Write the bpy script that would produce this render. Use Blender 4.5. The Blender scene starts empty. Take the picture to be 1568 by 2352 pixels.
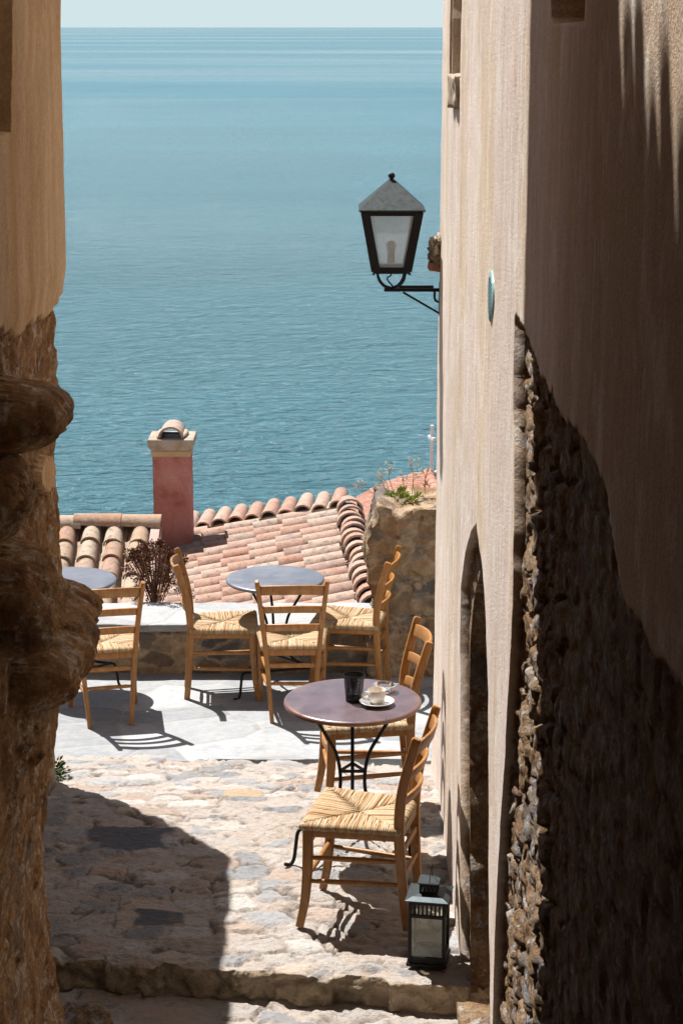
import bpy, math, random
import numpy as np
from mathutils import Vector, Matrix
R = math.radians
random.seed(7)
rng = np.random.default_rng(7)
sc = bpy.context.scene
COL = sc.collection

# ---------------------------------------------------------------- camera model
FPX, CU, CV = 4600.0, 784.0, 1176.0
PITCH = math.atan(1114.0 / FPX)
SP, CP = math.sin(PITCH), math.cos(PITCH)
HC = 3.68
def ray(u, v):
    a, b = (u - CU) / FPX, (v - CV) / FPX
    return Vector((a, CP - b * SP, -SP - b * CP))
def on_x(u, v, X):                       # where a line of sight meets the plane x = X  -> (y, z)
    r = ray(u, v); t = X / r.x
    return (r.y * t, HC + r.z * t)

# ---------------------------------------------------------------- numpy noise
def _h(ix, iy, iz, s):
    n = (ix.astype(np.int64) * 374761393 + iy.astype(np.int64) * 668265263 + iz.astype(np.int64) * 2147483647 + s * 1274126177) & 0xFFFFFFFF
    n = ((n ^ (n >> 13)) * 1274126177) & 0xFFFFFFFF
    n = ((n ^ (n >> 16)) * 2246822519) & 0xFFFFFFFF
    return ((n ^ (n >> 15)) & 0xFFFFFF) / float(0xFFFFFF)
def vnoise(x, y, z=None, s=0):
    x = np.asarray(x, float); y = np.asarray(y, float)
    z = np.zeros_like(x) if z is None else np.asarray(z, float)
    x, y, z = np.broadcast_arrays(x, y, z)
    ix, iy, iz = np.floor(x), np.floor(y), np.floor(z)
    fx, fy, fz = x - ix, y - iy, z - iz
    fx, fy, fz = [f * f * (3 - 2 * f) for f in (fx, fy, fz)]
    o = 0
    for dx in (0, 1):
        for dy in (0, 1):
            for dz in (0, 1):
                o = o + _h(ix + dx, iy + dy, iz + dz, s) * (fx if dx else 1 - fx) * (fy if dy else 1 - fy) * (fz if dz else 1 - fz)
    return o * 2 - 1
def fbm(x, y, z=None, o=4, s=0, g=0.5):
    x = np.asarray(x, float); y = np.asarray(y, float); z = np.zeros_like(x + y) if z is None else np.asarray(z, float)
    r, a, t = 0, 1.0, 0
    for k in range(o):
        f = 2.03 ** k
        r = r + a * vnoise(x * f + 17.3 * k, y * f + 5.1 * k, z * f + 9.7 * k, s + k); t += a; a *= g
    return r / t
def worley(x, y, s=0):
    ix, iy = np.floor(x), np.floor(y)
    f1 = np.full(x.shape, 9.0); f2 = np.full(x.shape, 9.0); cid = np.zeros(x.shape)
    z = np.zeros_like(ix)
    for dx in (-1, 0, 1):
        for dy in (-1, 0, 1):
            cx, cy = ix + dx, iy + dy
            px = cx + 0.5 + 0.42 * (2 * _h(cx, cy, z, s) - 1)
            py = cy + 0.5 + 0.42 * (2 * _h(cx, cy, z + 1, s) - 1)
            d = np.hypot(px - x, py - y)
            near = d < f1
            f2 = np.where(near, f1, np.minimum(f2, d))
            cid = np.where(near, _h(cx, cy, z + 2, s), cid)
            f1 = np.where(near, d, f1)
    return f1, f2, cid
def sstep(a, b, x):
    t = np.clip((x - a) / (b - a), 0, 1); return t * t * (3 - 2 * t)
def inpoly(px, py, poly):
    r = np.zeros(px.shape, bool); n = len(poly)
    for i in range(n):
        x0, y0 = poly[i]; x1, y1 = poly[(i + 1) % n]
        if y0 == y1: continue
        c = (y0 > py) != (y1 > py)
        r ^= c & (px < (x1 - x0) * (py - y0) / (y1 - y0) + x0)
    return r

# ---------------------------------------------------------------- node helpers
class M:
    def __init__(s, name, rough=0.8, spec=0.3, metal=0.0):
        s.m = bpy.data.materials.new(name); s.m.use_nodes = True
        s.t = s.m.node_tree; s.b = s.t.nodes['Principled BSDF']
        s.b.inputs['Roughness'].default_value = rough
        s.b.inputs['Specular IOR Level'].default_value = spec
        s.b.inputs['Metallic'].default_value = metal
        s._c = {}
    def n(s, ty, **k):
        o = s.t.nodes.new(ty)
        for a, b in k.items(): setattr(o, a, b)
        return o
    def put(s, sock, v):
        if hasattr(v, 'is_output') or isinstance(v, bpy.types.NodeSocket): s.t.links.new(v, sock)
        elif isinstance(v, (tuple, list)) and len(v) == 3 and sock.type == 'RGBA': sock.default_value = (*v, 1)
        else: sock.default_value = v
    def pos(s, sx=1, sy=1, sz=1, obj=False, off=(0, 0, 0)):
        k = (sx, sy, sz, obj, off)
        if k in s._c: return s._c[k]
        if obj: c = s.n('ShaderNodeTexCoord').outputs['Object']
        else: c = s.n('ShaderNodeNewGeometry').outputs['Position']
        mp = s.n('ShaderNodeMapping'); mp.inputs['Scale'].default_value = (sx, sy, sz); mp.inputs['Location'].default_value = off
        s.t.links.new(c, mp.inputs['Vector']); s._c[k] = mp.outputs[0]; return mp.outputs[0]
    def noise(s, vec, scale, detail=4, rough=0.55, dist=0.0, color=False):
        o = s.n('ShaderNodeTexNoise'); s.put(o.inputs['Vector'], vec)
        o.inputs['Scale'].default_value = scale; o.inputs['Detail'].default_value = detail
        o.inputs['Roughness'].default_value = rough; o.inputs['Distortion'].default_value = dist
        return o.outputs['Color' if color else 'Fac']
    def vor(s, vec, scale, feat='F1', out='Distance', rnd=1.0):
        o = s.n('ShaderNodeTexVoronoi', feature=feat); s.put(o.inputs['Vector'], vec)
        o.inputs['Scale'].default_value = scale; o.inputs['Randomness'].default_value = rnd
        return o.outputs[out]
    def ramp(s, fac, stops, interp='LINEAR'):
        o = s.n('ShaderNodeValToRGB'); s.put(o.inputs[0], fac); e = o.color_ramp.elements; o.color_ramp.interpolation = interp
        while len(e) < len(stops): e.new(0.5)
        for el, (p, c) in zip(e, stops):
            el.position = p; el.color = (c, c, c, 1) if not isinstance(c, (tuple, list)) else (*c, 1)
        return o.outputs[0]
    def mix(s, fac, a, b, mode='MIX'):
        o = s.n('ShaderNodeMix', data_type='RGBA', blend_type=mode)
        s.put(o.inputs[0], fac); s.put(o.inputs[6], a); s.put(o.inputs[7], b); return o.outputs[2]
    def math(s, op, a, b=0.0):
        o = s.n('ShaderNodeMath', operation=op); s.put(o.inputs[0], a); s.put(o.inputs[1], b); return o.outputs[0]
    def attr(s, name, out='Fac'):
        return s.n('ShaderNodeAttribute', attribute_name=name).outputs[out]
    def island(s): return s.n('ShaderNodeNewGeometry').outputs['Random Per Island']
    def objrand(s): return s.n('ShaderNodeObjectInfo').outputs['Random']
    def bump(s, h, strength, dist, prev=None):
        o = s.n('ShaderNodeBump'); o.inputs['Strength'].default_value = strength; o.inputs['Distance'].default_value = dist
        s.put(o.inputs['Height'], h)
        if prev is not None: s.put(o.inputs['Normal'], prev)
        return o.outputs[0]
    def out(s, col=None, normal=None, rough=None):
        if col is not None: s.put(s.b.inputs['Base Color'], col)
        if normal is not None: s.put(s.b.inputs['Normal'], normal)
        if rough is not None: s.put(s.b.inputs['Roughness'], rough)
        return s.m

# ---------------------------------------------------------------- materials
def mk_plaster(name, base, light, ochre, stone_attr=0):
    m = M(name, 0.92, 0.15)
    streak = m.noise(m.pos(6, 9, 0.45), 1.0, 6, 0.6)
    fine = m.noise(m.pos(1, 1, 1), 60, 5, 0.7)
    big = m.noise(m.pos(1, 1, 0.5), 1.3, 4, 0.6)
    c = m.mix(m.ramp(streak, [(0.35, 0.0), (0.65, 1.0)]), base, light)
    och = m.noise(m.pos(4.5, 3.2, 0.28, off=(3, 1, 4)), 1.0, 5, 0.6)
    c = m.mix(m.ramp(och, [(0.47, 0.0), (0.68, 0.9)]), c, ochre)
    c = m.mix(m.ramp(big, [(0.3, 0.55), (0.65, 0.0)]), c, tuple(x * 0.80 for x in base))
    if name[0] == 'b':       # near end is more ochre, with shade darkening painted in
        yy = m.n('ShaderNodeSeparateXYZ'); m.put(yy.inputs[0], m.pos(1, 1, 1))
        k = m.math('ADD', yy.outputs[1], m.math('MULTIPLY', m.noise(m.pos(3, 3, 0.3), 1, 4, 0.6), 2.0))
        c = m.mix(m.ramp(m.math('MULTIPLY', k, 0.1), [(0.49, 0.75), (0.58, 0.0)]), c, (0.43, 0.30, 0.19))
    c = m.mix(0.5, c, m.ramp(fine, [(0.25, 0.62), (0.75, 1.25)]), 'MULTIPLY')
    bl = m.noise(m.pos(1, 1, 0.7, off=(7, 3, 2)), 4.5, 6, 0.7, 0.4)
    c = m.mix(m.ramp(bl, [(0.52, 0.0), (0.68, 0.55)]), c, tuple(min(0.85, x * 1.22) for x in light))
    c = m.mix(m.ramp(bl, [(0.30, 0.5), (0.44, 0.0)]), c, tuple(x * 0.72 for x in ochre))
    c = m.mix(0.6, c, m.ramp(m.noise(m.pos(1, 1, 0.8), 150, 3, 0.8), [(0.3, 0.7), (0.7, 1.2)]), 'MULTIPLY')
    b = m.bump(m.noise(m.pos(1, 1, 1), 110, 4, 0.7), 0.6, 0.010)
    b = m.bump(m.noise(m.pos(3, 3, 0.7), 3, 4, 0.6), 0.35, 0.03, b)
    if stone_attr:
        sc_, sb = stone_nodes(m, stone_attr)
        if name[0] == 'o': sc_ = m.mix(1.0, sc_, (1.16, 1.0, 0.82), 'MULTIPLY')
        c = m.mix(m.attr('stone'), c, sc_)
        mixn = m.n('ShaderNodeMix', data_type='VECTOR'); m.put(mixn.inputs[0], m.attr('stone')); m.put(mixn.inputs[4], b); m.put(mixn.inputs[5], sb)
        b = mixn.outputs[1]
    return m.out(c, b)
def stone_nodes(m, k=1.0, warm=1.0):
    p = m.pos(1, 1, 1.0)
    n1 = m.noise(p, 8, 8, 0.7, 0.0)
    n2 = m.noise(m.pos(1, 1, 1, off=(5, 2, 9)), 3.4, 7, 0.7, 0.0)
    n3 = m.noise(p, 45, 5, 0.75)
    c = m.ramp(n1, [(0.28, (0.10 * k, 0.055 * k, 0.03 * k)), (0.43, (0.30 * k, 0.175 * k, 0.09 * k)), (0.56, (0.42 * k, 0.28 * k, 0.16 * k)), (0.7, (0.50 * k, 0.40 * k, 0.28 * k))])
    c = m.mix(m.ramp(n2, [(0.56, 0.0), (0.64, 0.85)]), c, (0.24 * k, 0.23 * k, 0.23 * k))
    c = m.mix(m.ramp(n2, [(0.30, 0.7), (0.40, 0.0)]), c, (0.40 * k, 0.19 * k, 0.09 * k))
    n4 = m.noise(m.pos(1, 1, 1, off=(1, 8, 3)), 15, 7, 0.75, 0.0)
    c = m.mix(m.ramp(n4, [(0.53, 0.0), (0.60, 0.85)]), c, (0.62 * k, 0.59 * k, 0.56 * k))
    c = m.mix(m.ramp(n4, [(0.34, 0.8), (0.41, 0.0)]), c, (0.13 * k, 0.12 * k, 0.12 * k))
    c = m.mix(0.8, c, m.ramp(n3, [(0.3, 0.4), (0.7, 1.35)]), 'MULTIPLY')
    b = m.bump(m.noise(p, 28, 7, 0.75), 1.0, 0.035)
    b = m.bump(m.vor(p, 14, 'F1'), 0.4, 0.03, b)
    return c, b
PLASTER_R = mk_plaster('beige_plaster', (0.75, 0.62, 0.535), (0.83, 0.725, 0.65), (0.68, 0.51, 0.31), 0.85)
PLASTER_L = mk_plaster('ochre_plaster', (0.62, 0.40, 0.215), (0.70, 0.50, 0.32), (0.54, 0.285, 0.10), 1.15)
m = M('rough_stone', 0.93, 0.12); c, b = stone_nodes(m, 0.9); STONE = m.out(c, b)
m = M('dark_rock', 0.95, 0.1); c, b = stone_nodes(m, 0.62); DARKROCK = m.out(c, b)

m = M('cobbles', 0.85, 0.25)
tone = m.attr('tone', 'Color')
c = m.mix(0.75, tone, m.ramp(m.noise(m.pos(1, 1.3, 1), 26, 7, 0.72, 0.4), [(0.30, 0.55), (0.43, 1.0), (0.72, 1.3)]), 'MULTIPLY')
c = m.mix(m.ramp(m.noise(m.pos(1, 1, 1, off=(4, 7, 1)), 5, 6, 0.7), [(0.58, 0.0), (0.70, 0.5)]), c, (0.48, 0.34, 0.24))
b = m.bump(m.noise(m.pos(1, 1.6, 1), 30, 8, 0.75), 1.0, 0.035)
b = m.bump(m.noise(m.pos(1, 1, 1), 120, 4, 0.7), 0.6, 0.008, b)
COBBLE = m.out(c, b)

def mk_slab(name, scale, c1, c2, mort):
    m = M(name, 0.75, 0.3)
    wv = m.n('ShaderNodeVectorMath', operation='ADD')
    m.put(wv.inputs[0], m.pos(1.05, 1.25, 0.0)); nn = m.noise(m.pos(1, 1, 1), 1.6, 3, 0.5, 0, True)
    sv = m.n('ShaderNodeVectorMath', operation='SCALE'); m.put(sv.inputs[0], nn); sv.inputs[3].default_value = 0.10
    m.put(wv.inputs[1], sv.outputs[0]); v = wv.outputs[0]
    e = m.vor(v, scale, 'DISTANCE_TO_EDGE'); idc = m.vor(v, scale, 'F1', 'Color')
    sep = m.n('ShaderNodeSeparateColor'); m.put(sep.inputs[0], idc)
    c = m.ramp(sep.outputs[0], [(0.0, c1), (0.6, c2), (1.0, tuple(x * 1.12 for x in c2))])
    c = m.mix(m.ramp(m.noise(m.pos(1, 1, 1), 7, 8, 0.75), [(0.45, 0.0), (0.75, 0.55)]), c, mort)
    c = m.mix(m.ramp(m.noise(m.pos(1, 1, 1, off=(2, 5, 1)), 3, 8, 0.75), [(0.52, 0.0), (0.66, 0.4)]), c, tuple(x * 0.6 for x in c1))
    c = m.mix(0.5, c, m.ramp(m.noise(m.pos(1, 1.4, 1), 22, 6, 0.7), [(0.3, 0.65), (0.7, 1.2)]), 'MULTIPLY')
    jm = m.ramp(m.math('ADD', e, m.math('MULTIPLY', m.math('SUBTRACT', m.noise(m.pos(1, 1, 1), 12, 5, 0.7), 0.5), 0.03)), [(0.007, 0.8), (0.020, 0.0)])
    c = m.mix(jm, c, tuple(x * 0.8 for x in mort))
    b = m.bump(m.ramp(e, [(0.0, 0.0), (0.06, 1.0)]), 0.5, 0.012)
    b = m.bump(m.noise(m.pos(1, 1.3, 1), 18, 7, 0.7), 0.4, 0.012, b)
    return m.out(c, b)
SLAB = mk_slab('slate_slabs', 1.9, (0.23, 0.243, 0.255), (0.31, 0.322, 0.33), (0.40, 0.385, 0.36))
COPING = mk_slab('coping_slabs', 2.6, (0.26, 0.272, 0.28), (0.34, 0.345, 0.345), (0.42, 0.40, 0.37))

m = M('rubble', 0.93, 0.12)
wv0 = m.pos(1, 1, 1.5); wn = m.noise(m.pos(1, 1, 1), 5, 4, 0.6, 0, True); wsv = m.n('ShaderNodeVectorMath', operation='SCALE'); m.put(wsv.inputs[0], wn); wsv.inputs[3].default_value = 0.22
wad = m.n('ShaderNodeVectorMath', operation='ADD'); m.put(wad.inputs[0], wv0); m.put(wad.inputs[1], wsv.outputs[0]); wv = wad.outputs[0]
idc = m.vor(wv, 5.5, 'F1', 'Color'); e = m.vor(wv, 5.5, 'DISTANCE_TO_EDGE')
sep = m.n('ShaderNodeSeparateColor'); m.put(sep.inputs[0], idc)
c = m.ramp(sep.outputs[1], [(0.0, (0.13, 0.12, 0.12)), (0.25, (0.30, 0.20, 0.12)), (0.6, (0.42, 0.29, 0.17)), (1.0, (0.33, 0.19, 0.11))])
c = m.mix(m.ramp(m.math('ADD', e, m.math('MULTIPLY', m.noise(m.pos(1, 1, 1), 6, 7, 0.75), 0.75)), [(0.42, 1.0), (0.52, 0.0)]), c, (0.52, 0.39, 0.265))
c = m.mix(0.8, c, m.ramp(m.noise(m.pos(1, 1, 1), 24, 7, 0.75), [(0.28, 0.4), (0.7, 1.3)]), 'MULTIPLY')
c = m.mix(m.ramp(m.noise(m.pos(1.0, 1, 2.0, off=(2.2, 0, 0.55)), 2.2, 6, 0.7), [(0.50, 0.0), (0.58, 0.75)]), c, (0.16, 0.155, 0.15))
b = m.bump(m.ramp(e, [(0, 0), (0.12, 1)]), 0.4, 0.02); b = m.bump(m.noise(m.pos(1, 1, 1), 26, 7, 0.75), 0.9, 0.03, b)
RUBBLE = m.out(c, b)

def mk_tile(name, stops):
    m = M(name, 0.85, 0.2)
    c = m.ramp(m.island(), stops)
    n = m.noise(m.pos(1, 1, 1), 11, 7, 0.72, 0.3)
    c = m.mix(m.ramp(n, [(0.42, 0.0), (0.7, 0.7)]), c, (0.42, 0.335, 0.26))
    c = m.mix(m.ramp(m.noise(m.pos(1, 1, 1, off=(3, 3, 3)), 19, 8, 0.78), [(0.50, 0.0), (0.64, 0.85)]), c, (0.155, 0.12, 0.105))
    c = m.mix(m.ramp(m.noise(m.pos(1, 1, 1, off=(8, 1, 4)), 8, 8, 0.78), [(0.55, 0.0), (0.66, 0.7)]), c, (0.36, 0.33, 0.29))
    c = m.mix(0.5, c, m.ramp(m.noise(m.pos(1, 1, 1), 70, 4, 0.7), [(0.3, 0.6), (0.7, 1.25)]), 'MULTIPLY')
    b = m.bump(m.noise(m.pos(1, 1, 1), 40, 6, 0.7), 0.5, 0.008)
    return m.out(c, b)
TILE = mk_tile('clay_tiles', [(0.0, (0.36, 0.17, 0.12)), (0.22, (0.40, 0.23, 0.165)), (0.45, (0.43, 0.28, 0.215)), (0.65, (0.45, 0.325, 0.26)), (0.8, (0.31, 0.19, 0.15)), (0.92, (0.42, 0.35, 0.295)), (1.0, (0.40, 0.17, 0.11))])
TILE_PALE = mk_tile('pale_clay_tiles', [(0.0, (0.36, 0.20, 0.125)), (0.35, (0.40, 0.27, 0.175)), (0.7, (0.45, 0.36, 0.265)), (1.0, (0.35, 0.20, 0.14))])
TILE_RED = mk_tile('red_clay_tiles', [(0.0, (0.42, 0.14, 0.09)), (0.5, (0.46, 0.19, 0.125)), (1.0, (0.48, 0.25, 0.17))])

m = M('red_render', 0.9, 0.15)
n = m.noise(m.pos(1, 1, 0.8), 4.5, 6, 0.65)
c = m.ramp(n, [(0.3, (0.29, 0.105, 0.088)), (0.47, (0.44, 0.185, 0.155)), (0.7, (0.50, 0.265, 0.225))])
e = m.vor(m.pos(1.0, 1.0, 0.55, off=(0.3, 0.1, 0.2)), 3.4, 'DISTANCE_TO_EDGE')
c = m.mix(m.ramp(e, [(0.002, 0.22), (0.007, 0.0)]), c, (0.14, 0.05, 0.04))
c = m.mix(0.5, c, m.ramp(m.noise(m.pos(1, 1, 1), 50, 5, 0.7), [(0.3, 0.7), (0.7, 1.2)]), 'MULTIPLY')
REDRENDER = m.out(c, m.bump(m.noise(m.pos(1, 1, 1), 30, 6, 0.7), 0.4, 0.01))
m = M('cap_stone', 0.9, 0.15)
c = m.ramp(m.noise(m.pos(1, 1, 1), 9, 6, 0.7), [(0.32, (0.23, 0.175, 0.125)), (0.5, (0.37, 0.30, 0.23)), (0.75, (0.46, 0.42, 0.37))])
CAPSTONE = m.out(c, m.bump(m.noise(m.pos(1, 1, 1), 40, 6, 0.7), 0.4, 0.01))
m = M('pink_render', 0.9, 0.15)
c = m.ramp(m.noise(m.pos(1, 1, 1), 6, 6, 0.7), [(0.3, (0.40, 0.27, 0.22)), (0.7, (0.50, 0.39, 0.34))])
PINKRENDER = m.out(c, m.bump(m.noise(m.pos(1, 1, 1), 40, 6, 0.7), 0.4, 0.01))
m = M('ochre_render', 0.9, 0.15)
c = m.ramp(m.noise(m.pos(1, 1, 1), 6, 6, 0.7), [(0.3, (0.42, 0.28, 0.15)), (0.7, (0.54, 0.40, 0.24))])
OCHRE = m.out(c, m.bump(m.noise(m.pos(1, 1, 1), 40, 6, 0.7), 0.4, 0.01))

m = M('honey_wood', 0.42, 0.4)
g = m.noise(m.pos(18, 18, 2.2, True), 2.2, 6, 0.65, 1.2)
c = m.ramp(g, [(0.3, (0.235, 0.095, 0.022)), (0.5, (0.33, 0.145, 0.036)), (0.72, (0.41, 0.205, 0.062))])
c = m.mix(0.35, c, m.ramp(m.objrand(), [(0, 0.75), (1, 1.2)]), 'MULTIPLY')
c = m.mix(0.5, c, m.ramp(m.noise(m.pos(60, 60, 5, True), 3, 4, 0.7), [(0.3, 0.75), (0.7, 1.15)]), 'MULTIPLY')
c = m.mix(m.ramp(m.noise(m.pos(1, 1, 1), 9, 7, 0.75), [(0.54, 0.0), (0.68, 0.5)]), c, (0.50, 0.33, 0.16))
c = m.mix(m.ramp(m.noise(m.pos(1, 1, 1, off=(5, 5, 5)), 12, 7, 0.75), [(0.56, 0.0), (0.70, 0.55)]), c, (0.16, 0.062, 0.018))
WOOD = m.out(c, m.bump(m.noise(m.pos(60, 60, 5, True), 3, 4, 0.7), 0.15, 0.003))
m = M('rush', 0.75, 0.2)
c = m.ramp(m.island(), [(0.0, (0.33, 0.185, 0.085)), (0.2, (0.42, 0.275, 0.145)), (0.6, (0.46, 0.335, 0.205)), (1.0, (0.50, 0.41, 0.285))])
c = m.mix(0.7, c, m.ramp(m.noise(m.pos(1, 1, 1), 140, 3, 0.7), [(0.32, 0.68), (0.62, 1.1)]), 'MULTIPLY')
RUSH = m.out(c, m.bump(m.noise(m.pos(1, 1, 1), 160, 3, 0.6), 0.4, 0.003))
m = M('dark_wood', 0.8, 0.2)
c = m.ramp(m.noise(m.pos(8, 8, 0.8), 3, 5, 0.6), [(0.3, (0.05, 0.028, 0.016)), (0.7, (0.12, 0.065, 0.035))])
DARKWOOD = m.out(c)
m = M('table_paint', 0.33, 0.5)
n = m.noise(m.pos(1, 1, 1), 7, 6, 0.65)
c = m.ramp(n, [(0.35, (0.085, 0.058, 0.066)), (0.6, (0.115, 0.078, 0.085)), (0.75, (0.15, 0.085, 0.07))])
tcs = m.n('ShaderNodeTexCoord').outputs['Object']
ln = m.n('ShaderNodeVectorMath', operation='LENGTH'); mm = m.n('ShaderNodeMapping'); mm.inputs['Scale'].default_value = (1, 1, 0); m.put(mm.inputs[0], tcs); m.put(ln.inputs[0], mm.outputs[0])
edge = m.math('ADD', ln.outputs['Value'], m.math('MULTIPLY', m.math('SUBTRACT', m.noise(m.pos(1, 1, 1), 14, 5, 0.7), 0.5), 0.09))
c = m.mix(m.ramp(edge, [(0.285, 0.0), (0.315, 0.8)]), c, (0.20, 0.085, 0.05))
m.b.inputs['Specular IOR Level'].default_value = 0.9
TABLETOP = m.out(c, m.bump(m.noise(m.pos(1, 1, 1), 30, 4, 0.6), 0.06, 0.004), m.ramp(n, [(0.3, 0.26), (0.7, 0.42)]))
m = M('sky_tinted_top', 0.3, 0.9)  # far tabletops: blue-grey sky reflection put into the base colour
n = m.noise(m.pos(1, 1, 1), 8, 6, 0.65)
TABLETOP_SKY = m.out(m.ramp(n, [(0.35, (0.105, 0.112, 0.135)), (0.7, (0.145, 0.15, 0.175))]), m.bump(m.noise(m.pos(1, 1, 1), 30, 4, 0.6), 0.06, 0.004), m.ramp(n, [(0.3, 0.3), (0.7, 0.45)]))
def metal(name, col, rough, metal=0.9, var=0.3, spec=0.5):
    m = M(name, rough, spec, metal)
    c = m.mix(var, col, m.ramp(m.noise(m.pos(1, 1, 1), 45, 5, 0.7), [(0.3, 0.4), (0.7, 1.6)]), 'MULTIPLY')
    return m.out(c, m.bump(m.noise(m.pos(1, 1, 1), 90, 4, 0.6), 0.15, 0.002))
IRON = metal('black_iron', (0.011, 0.0105, 0.011), 0.5, 0.0, 0.3, 0.22)
LAMPROOF = metal('zinc', (0.032, 0.040, 0.040), 0.5, 0.7, 0.8)
LANTROOF = metal('blue_grey_metal', (0.045, 0.058, 0.062), 0.45, 0.6, 0.4)
STEEL = metal('steel', (0.6, 0.6, 0.6), 0.2, 1.0, 0.1)
m = M('ceramic', 0.18, 0.5)
CERAMIC = m.out(m.mix(m.noise(m.pos(1, 1, 1), 20), (0.80, 0.75, 0.66), (0.84, 0.80, 0.72)))
m = M('white_china', 0.15, 0.5); CHINA = m.out(m.mix(m.noise(m.pos(1, 1, 1), 20), (0.80, 0.79, 0.76), (0.85, 0.84, 0.82)))
m = M('coffee', 0.2, 0.5); COFFEE = m.out((0.40, 0.24, 0.11))
m = M('clear_glass', 0.03, 0.5); m.b.inputs['Transmission Weight'].default_value = 1; m.b.inputs['IOR'].default_value = 1.45; GLASS = m.out((0.93, 0.97, 0.96))
def thin_glass(name, tint, milky, mcol):
    m = M(name, 0.05, 0.5)
    tr = m.n('ShaderNodeBsdfTransparent'); tr.inputs[0].default_value = (*tint, 1)
    gl = m.n('ShaderNodeBsdfGlossy'); gl.inputs[1].default_value = 0.05
    df = m.n('ShaderNodeBsdfTranslucent'); df.inputs[0].default_value = (*mcol, 1)
    dd = m.n('ShaderNodeBsdfDiffuse'); dd.inputs[0].default_value = (*mcol, 1)
    a0 = m.n('ShaderNodeMixShader'); a0.inputs[0].default_value = 0.5; m.t.links.new(df.outputs[0], a0.inputs[1]); m.t.links.new(dd.outputs[0], a0.inputs[2])
    a = m.n('ShaderNodeMixShader'); m.put(a.inputs[0], m.ramp(m.noise(m.pos(1, 1, 1), 9, 5, 0.7), [(0.3, milky * 0.8), (0.7, milky * 1.2)])); m.t.links.new(tr.outputs[0], a.inputs[1]); m.t.links.new(a0.outputs[0], a.inputs[2])
    b = m.n('ShaderNodeMixShader'); b.inputs[0].default_value = 0.06; m.t.links.new(a.outputs[0], b.inputs[1]); m.t.links.new(gl.outputs[0], b.inputs[2])
    m.t.links.new(b.outputs[0], m.t.nodes['Material Output'].inputs[0]); return m.m
PANE = thin_glass('frosted_pane', (0.92, 0.96, 0.97), 0.55, (0.86, 0.90, 0.90))
DUSTPANE = thin_glass('dusty_pane', (0.85, 0.85, 0.80), 0.07, (0.55, 0.52, 0.45))
m = M('bulb_glass', 0.25, 0.5); BULB = m.out((0.62, 0.55, 0.53))
m = M('teal_glaze', 0.3, 0.5)
TEAL = m.out(m.ramp(m.noise(m.pos(1, 1, 1), 40), [(0.3, (0.20, 0.36, 0.34)), (0.7, (0.30, 0.47, 0.44))]))
m = M('dark_teal', 0.4, 0.4); DTEAL = m.out((0.02, 0.05, 0.055))
m = M('white_paint', 0.5, 0.4); WHITE = m.out(m.mix(m.noise(m.pos(1, 1, 1), 8), (0.74, 0.74, 0.74), (0.82, 0.82, 0.82)))
def leafmat(name, stops, rough=0.6):
    m = M(name, rough, 0.3); return m.out(m.ramp(m.island(), stops))
DRYLEAF = leafmat('dried_leaves', [(0, (0.045, 0.014, 0.008)), (0.5, (0.11, 0.035, 0.017)), (0.8, (0.17, 0.07, 0.03)), (1, (0.28, 0.15, 0.06))])
GREEN = leafmat('green_leaves', [(0, (0.12, 0.18, 0.025)), (0.5, (0.24, 0.31, 0.05)), (1, (0.42, 0.45, 0.12))])
DGREEN = leafmat('dark_green_leaves', [(0, (0.02, 0.04, 0.012)), (1, (0.07, 0.11, 0.03))])
STRAW = leafmat('dry_straw', [(0, (0.30, 0.22, 0.11)), (1, (0.44, 0.36, 0.22))])
FLUFF = leafmat('seed_heads', [(0, (0.50, 0.45, 0.38)), (1, (0.70, 0.66, 0.60))])
m = M('dry_slope', 0.95, 0.1)
HILL = m.out(m.ramp(m.noise(m.pos(1, 1, 1), 0.6, 8, 0.7), [(0.35, (0.10, 0.09, 0.05)), (0.65, (0.28, 0.23, 0.16))]))

# sea
m = M('sea_water', 0.12, 0.5); m.b.inputs['IOR'].default_value = 1.33
p1 = m.pos(0.62, 1.05, 1); w1 = m.noise(p1, 1.0, 5, 0.6, 0.5)
p2 = m.pos(0.13, 0.30, 1, off=(3, 8, 0)); w2 = m.noise(p2, 1.0, 4, 0.55, 0.5)
p3 = m.pos(0.00035, 0.0013, 1, off=(0.3, 0.35, 0)); band = m.noise(p3, 1.0, 6, 0.65, 0.0)
sy = m.n('ShaderNodeSeparateXYZ'); m.put(sy.inputs[0], m.pos(1, 1, 1))
off_ = m.n('ShaderNodeMapRange'); m.put(off_.inputs[0], sy.outputs[1]); off_.inputs[1].default_value = 180; off_.inputs[2].default_value = 1500; off_.inputs[3].default_value = 1.0; off_.inputs[4].default_value = 0.22
def sbump(h, dist, prev=None):
    o = m.n('ShaderNodeBump'); m.put(o.inputs['Strength'], off_.outputs[0]); o.inputs['Distance'].default_value = dist; m.put(o.inputs['Height'], h)
    if prev is not None: m.put(o.inputs['Normal'], prev)
    return o.outputs[0]
b = sbump(w1, 1.6); b = sbump(w2, 1.6, b)
patch = m.noise(m.pos(0.006, 0.012, 1), 1.0, 4, 0.6)
c = m.ramp(patch, [(0.3, (0.025, 0.118, 0.150)), (0.7, (0.037, 0.150, 0.186))])
SEA = m.out(c, b, m.ramp(band, [(0.35, 0.24), (0.52, 0.20), (0.66, 0.06)]))

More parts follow.
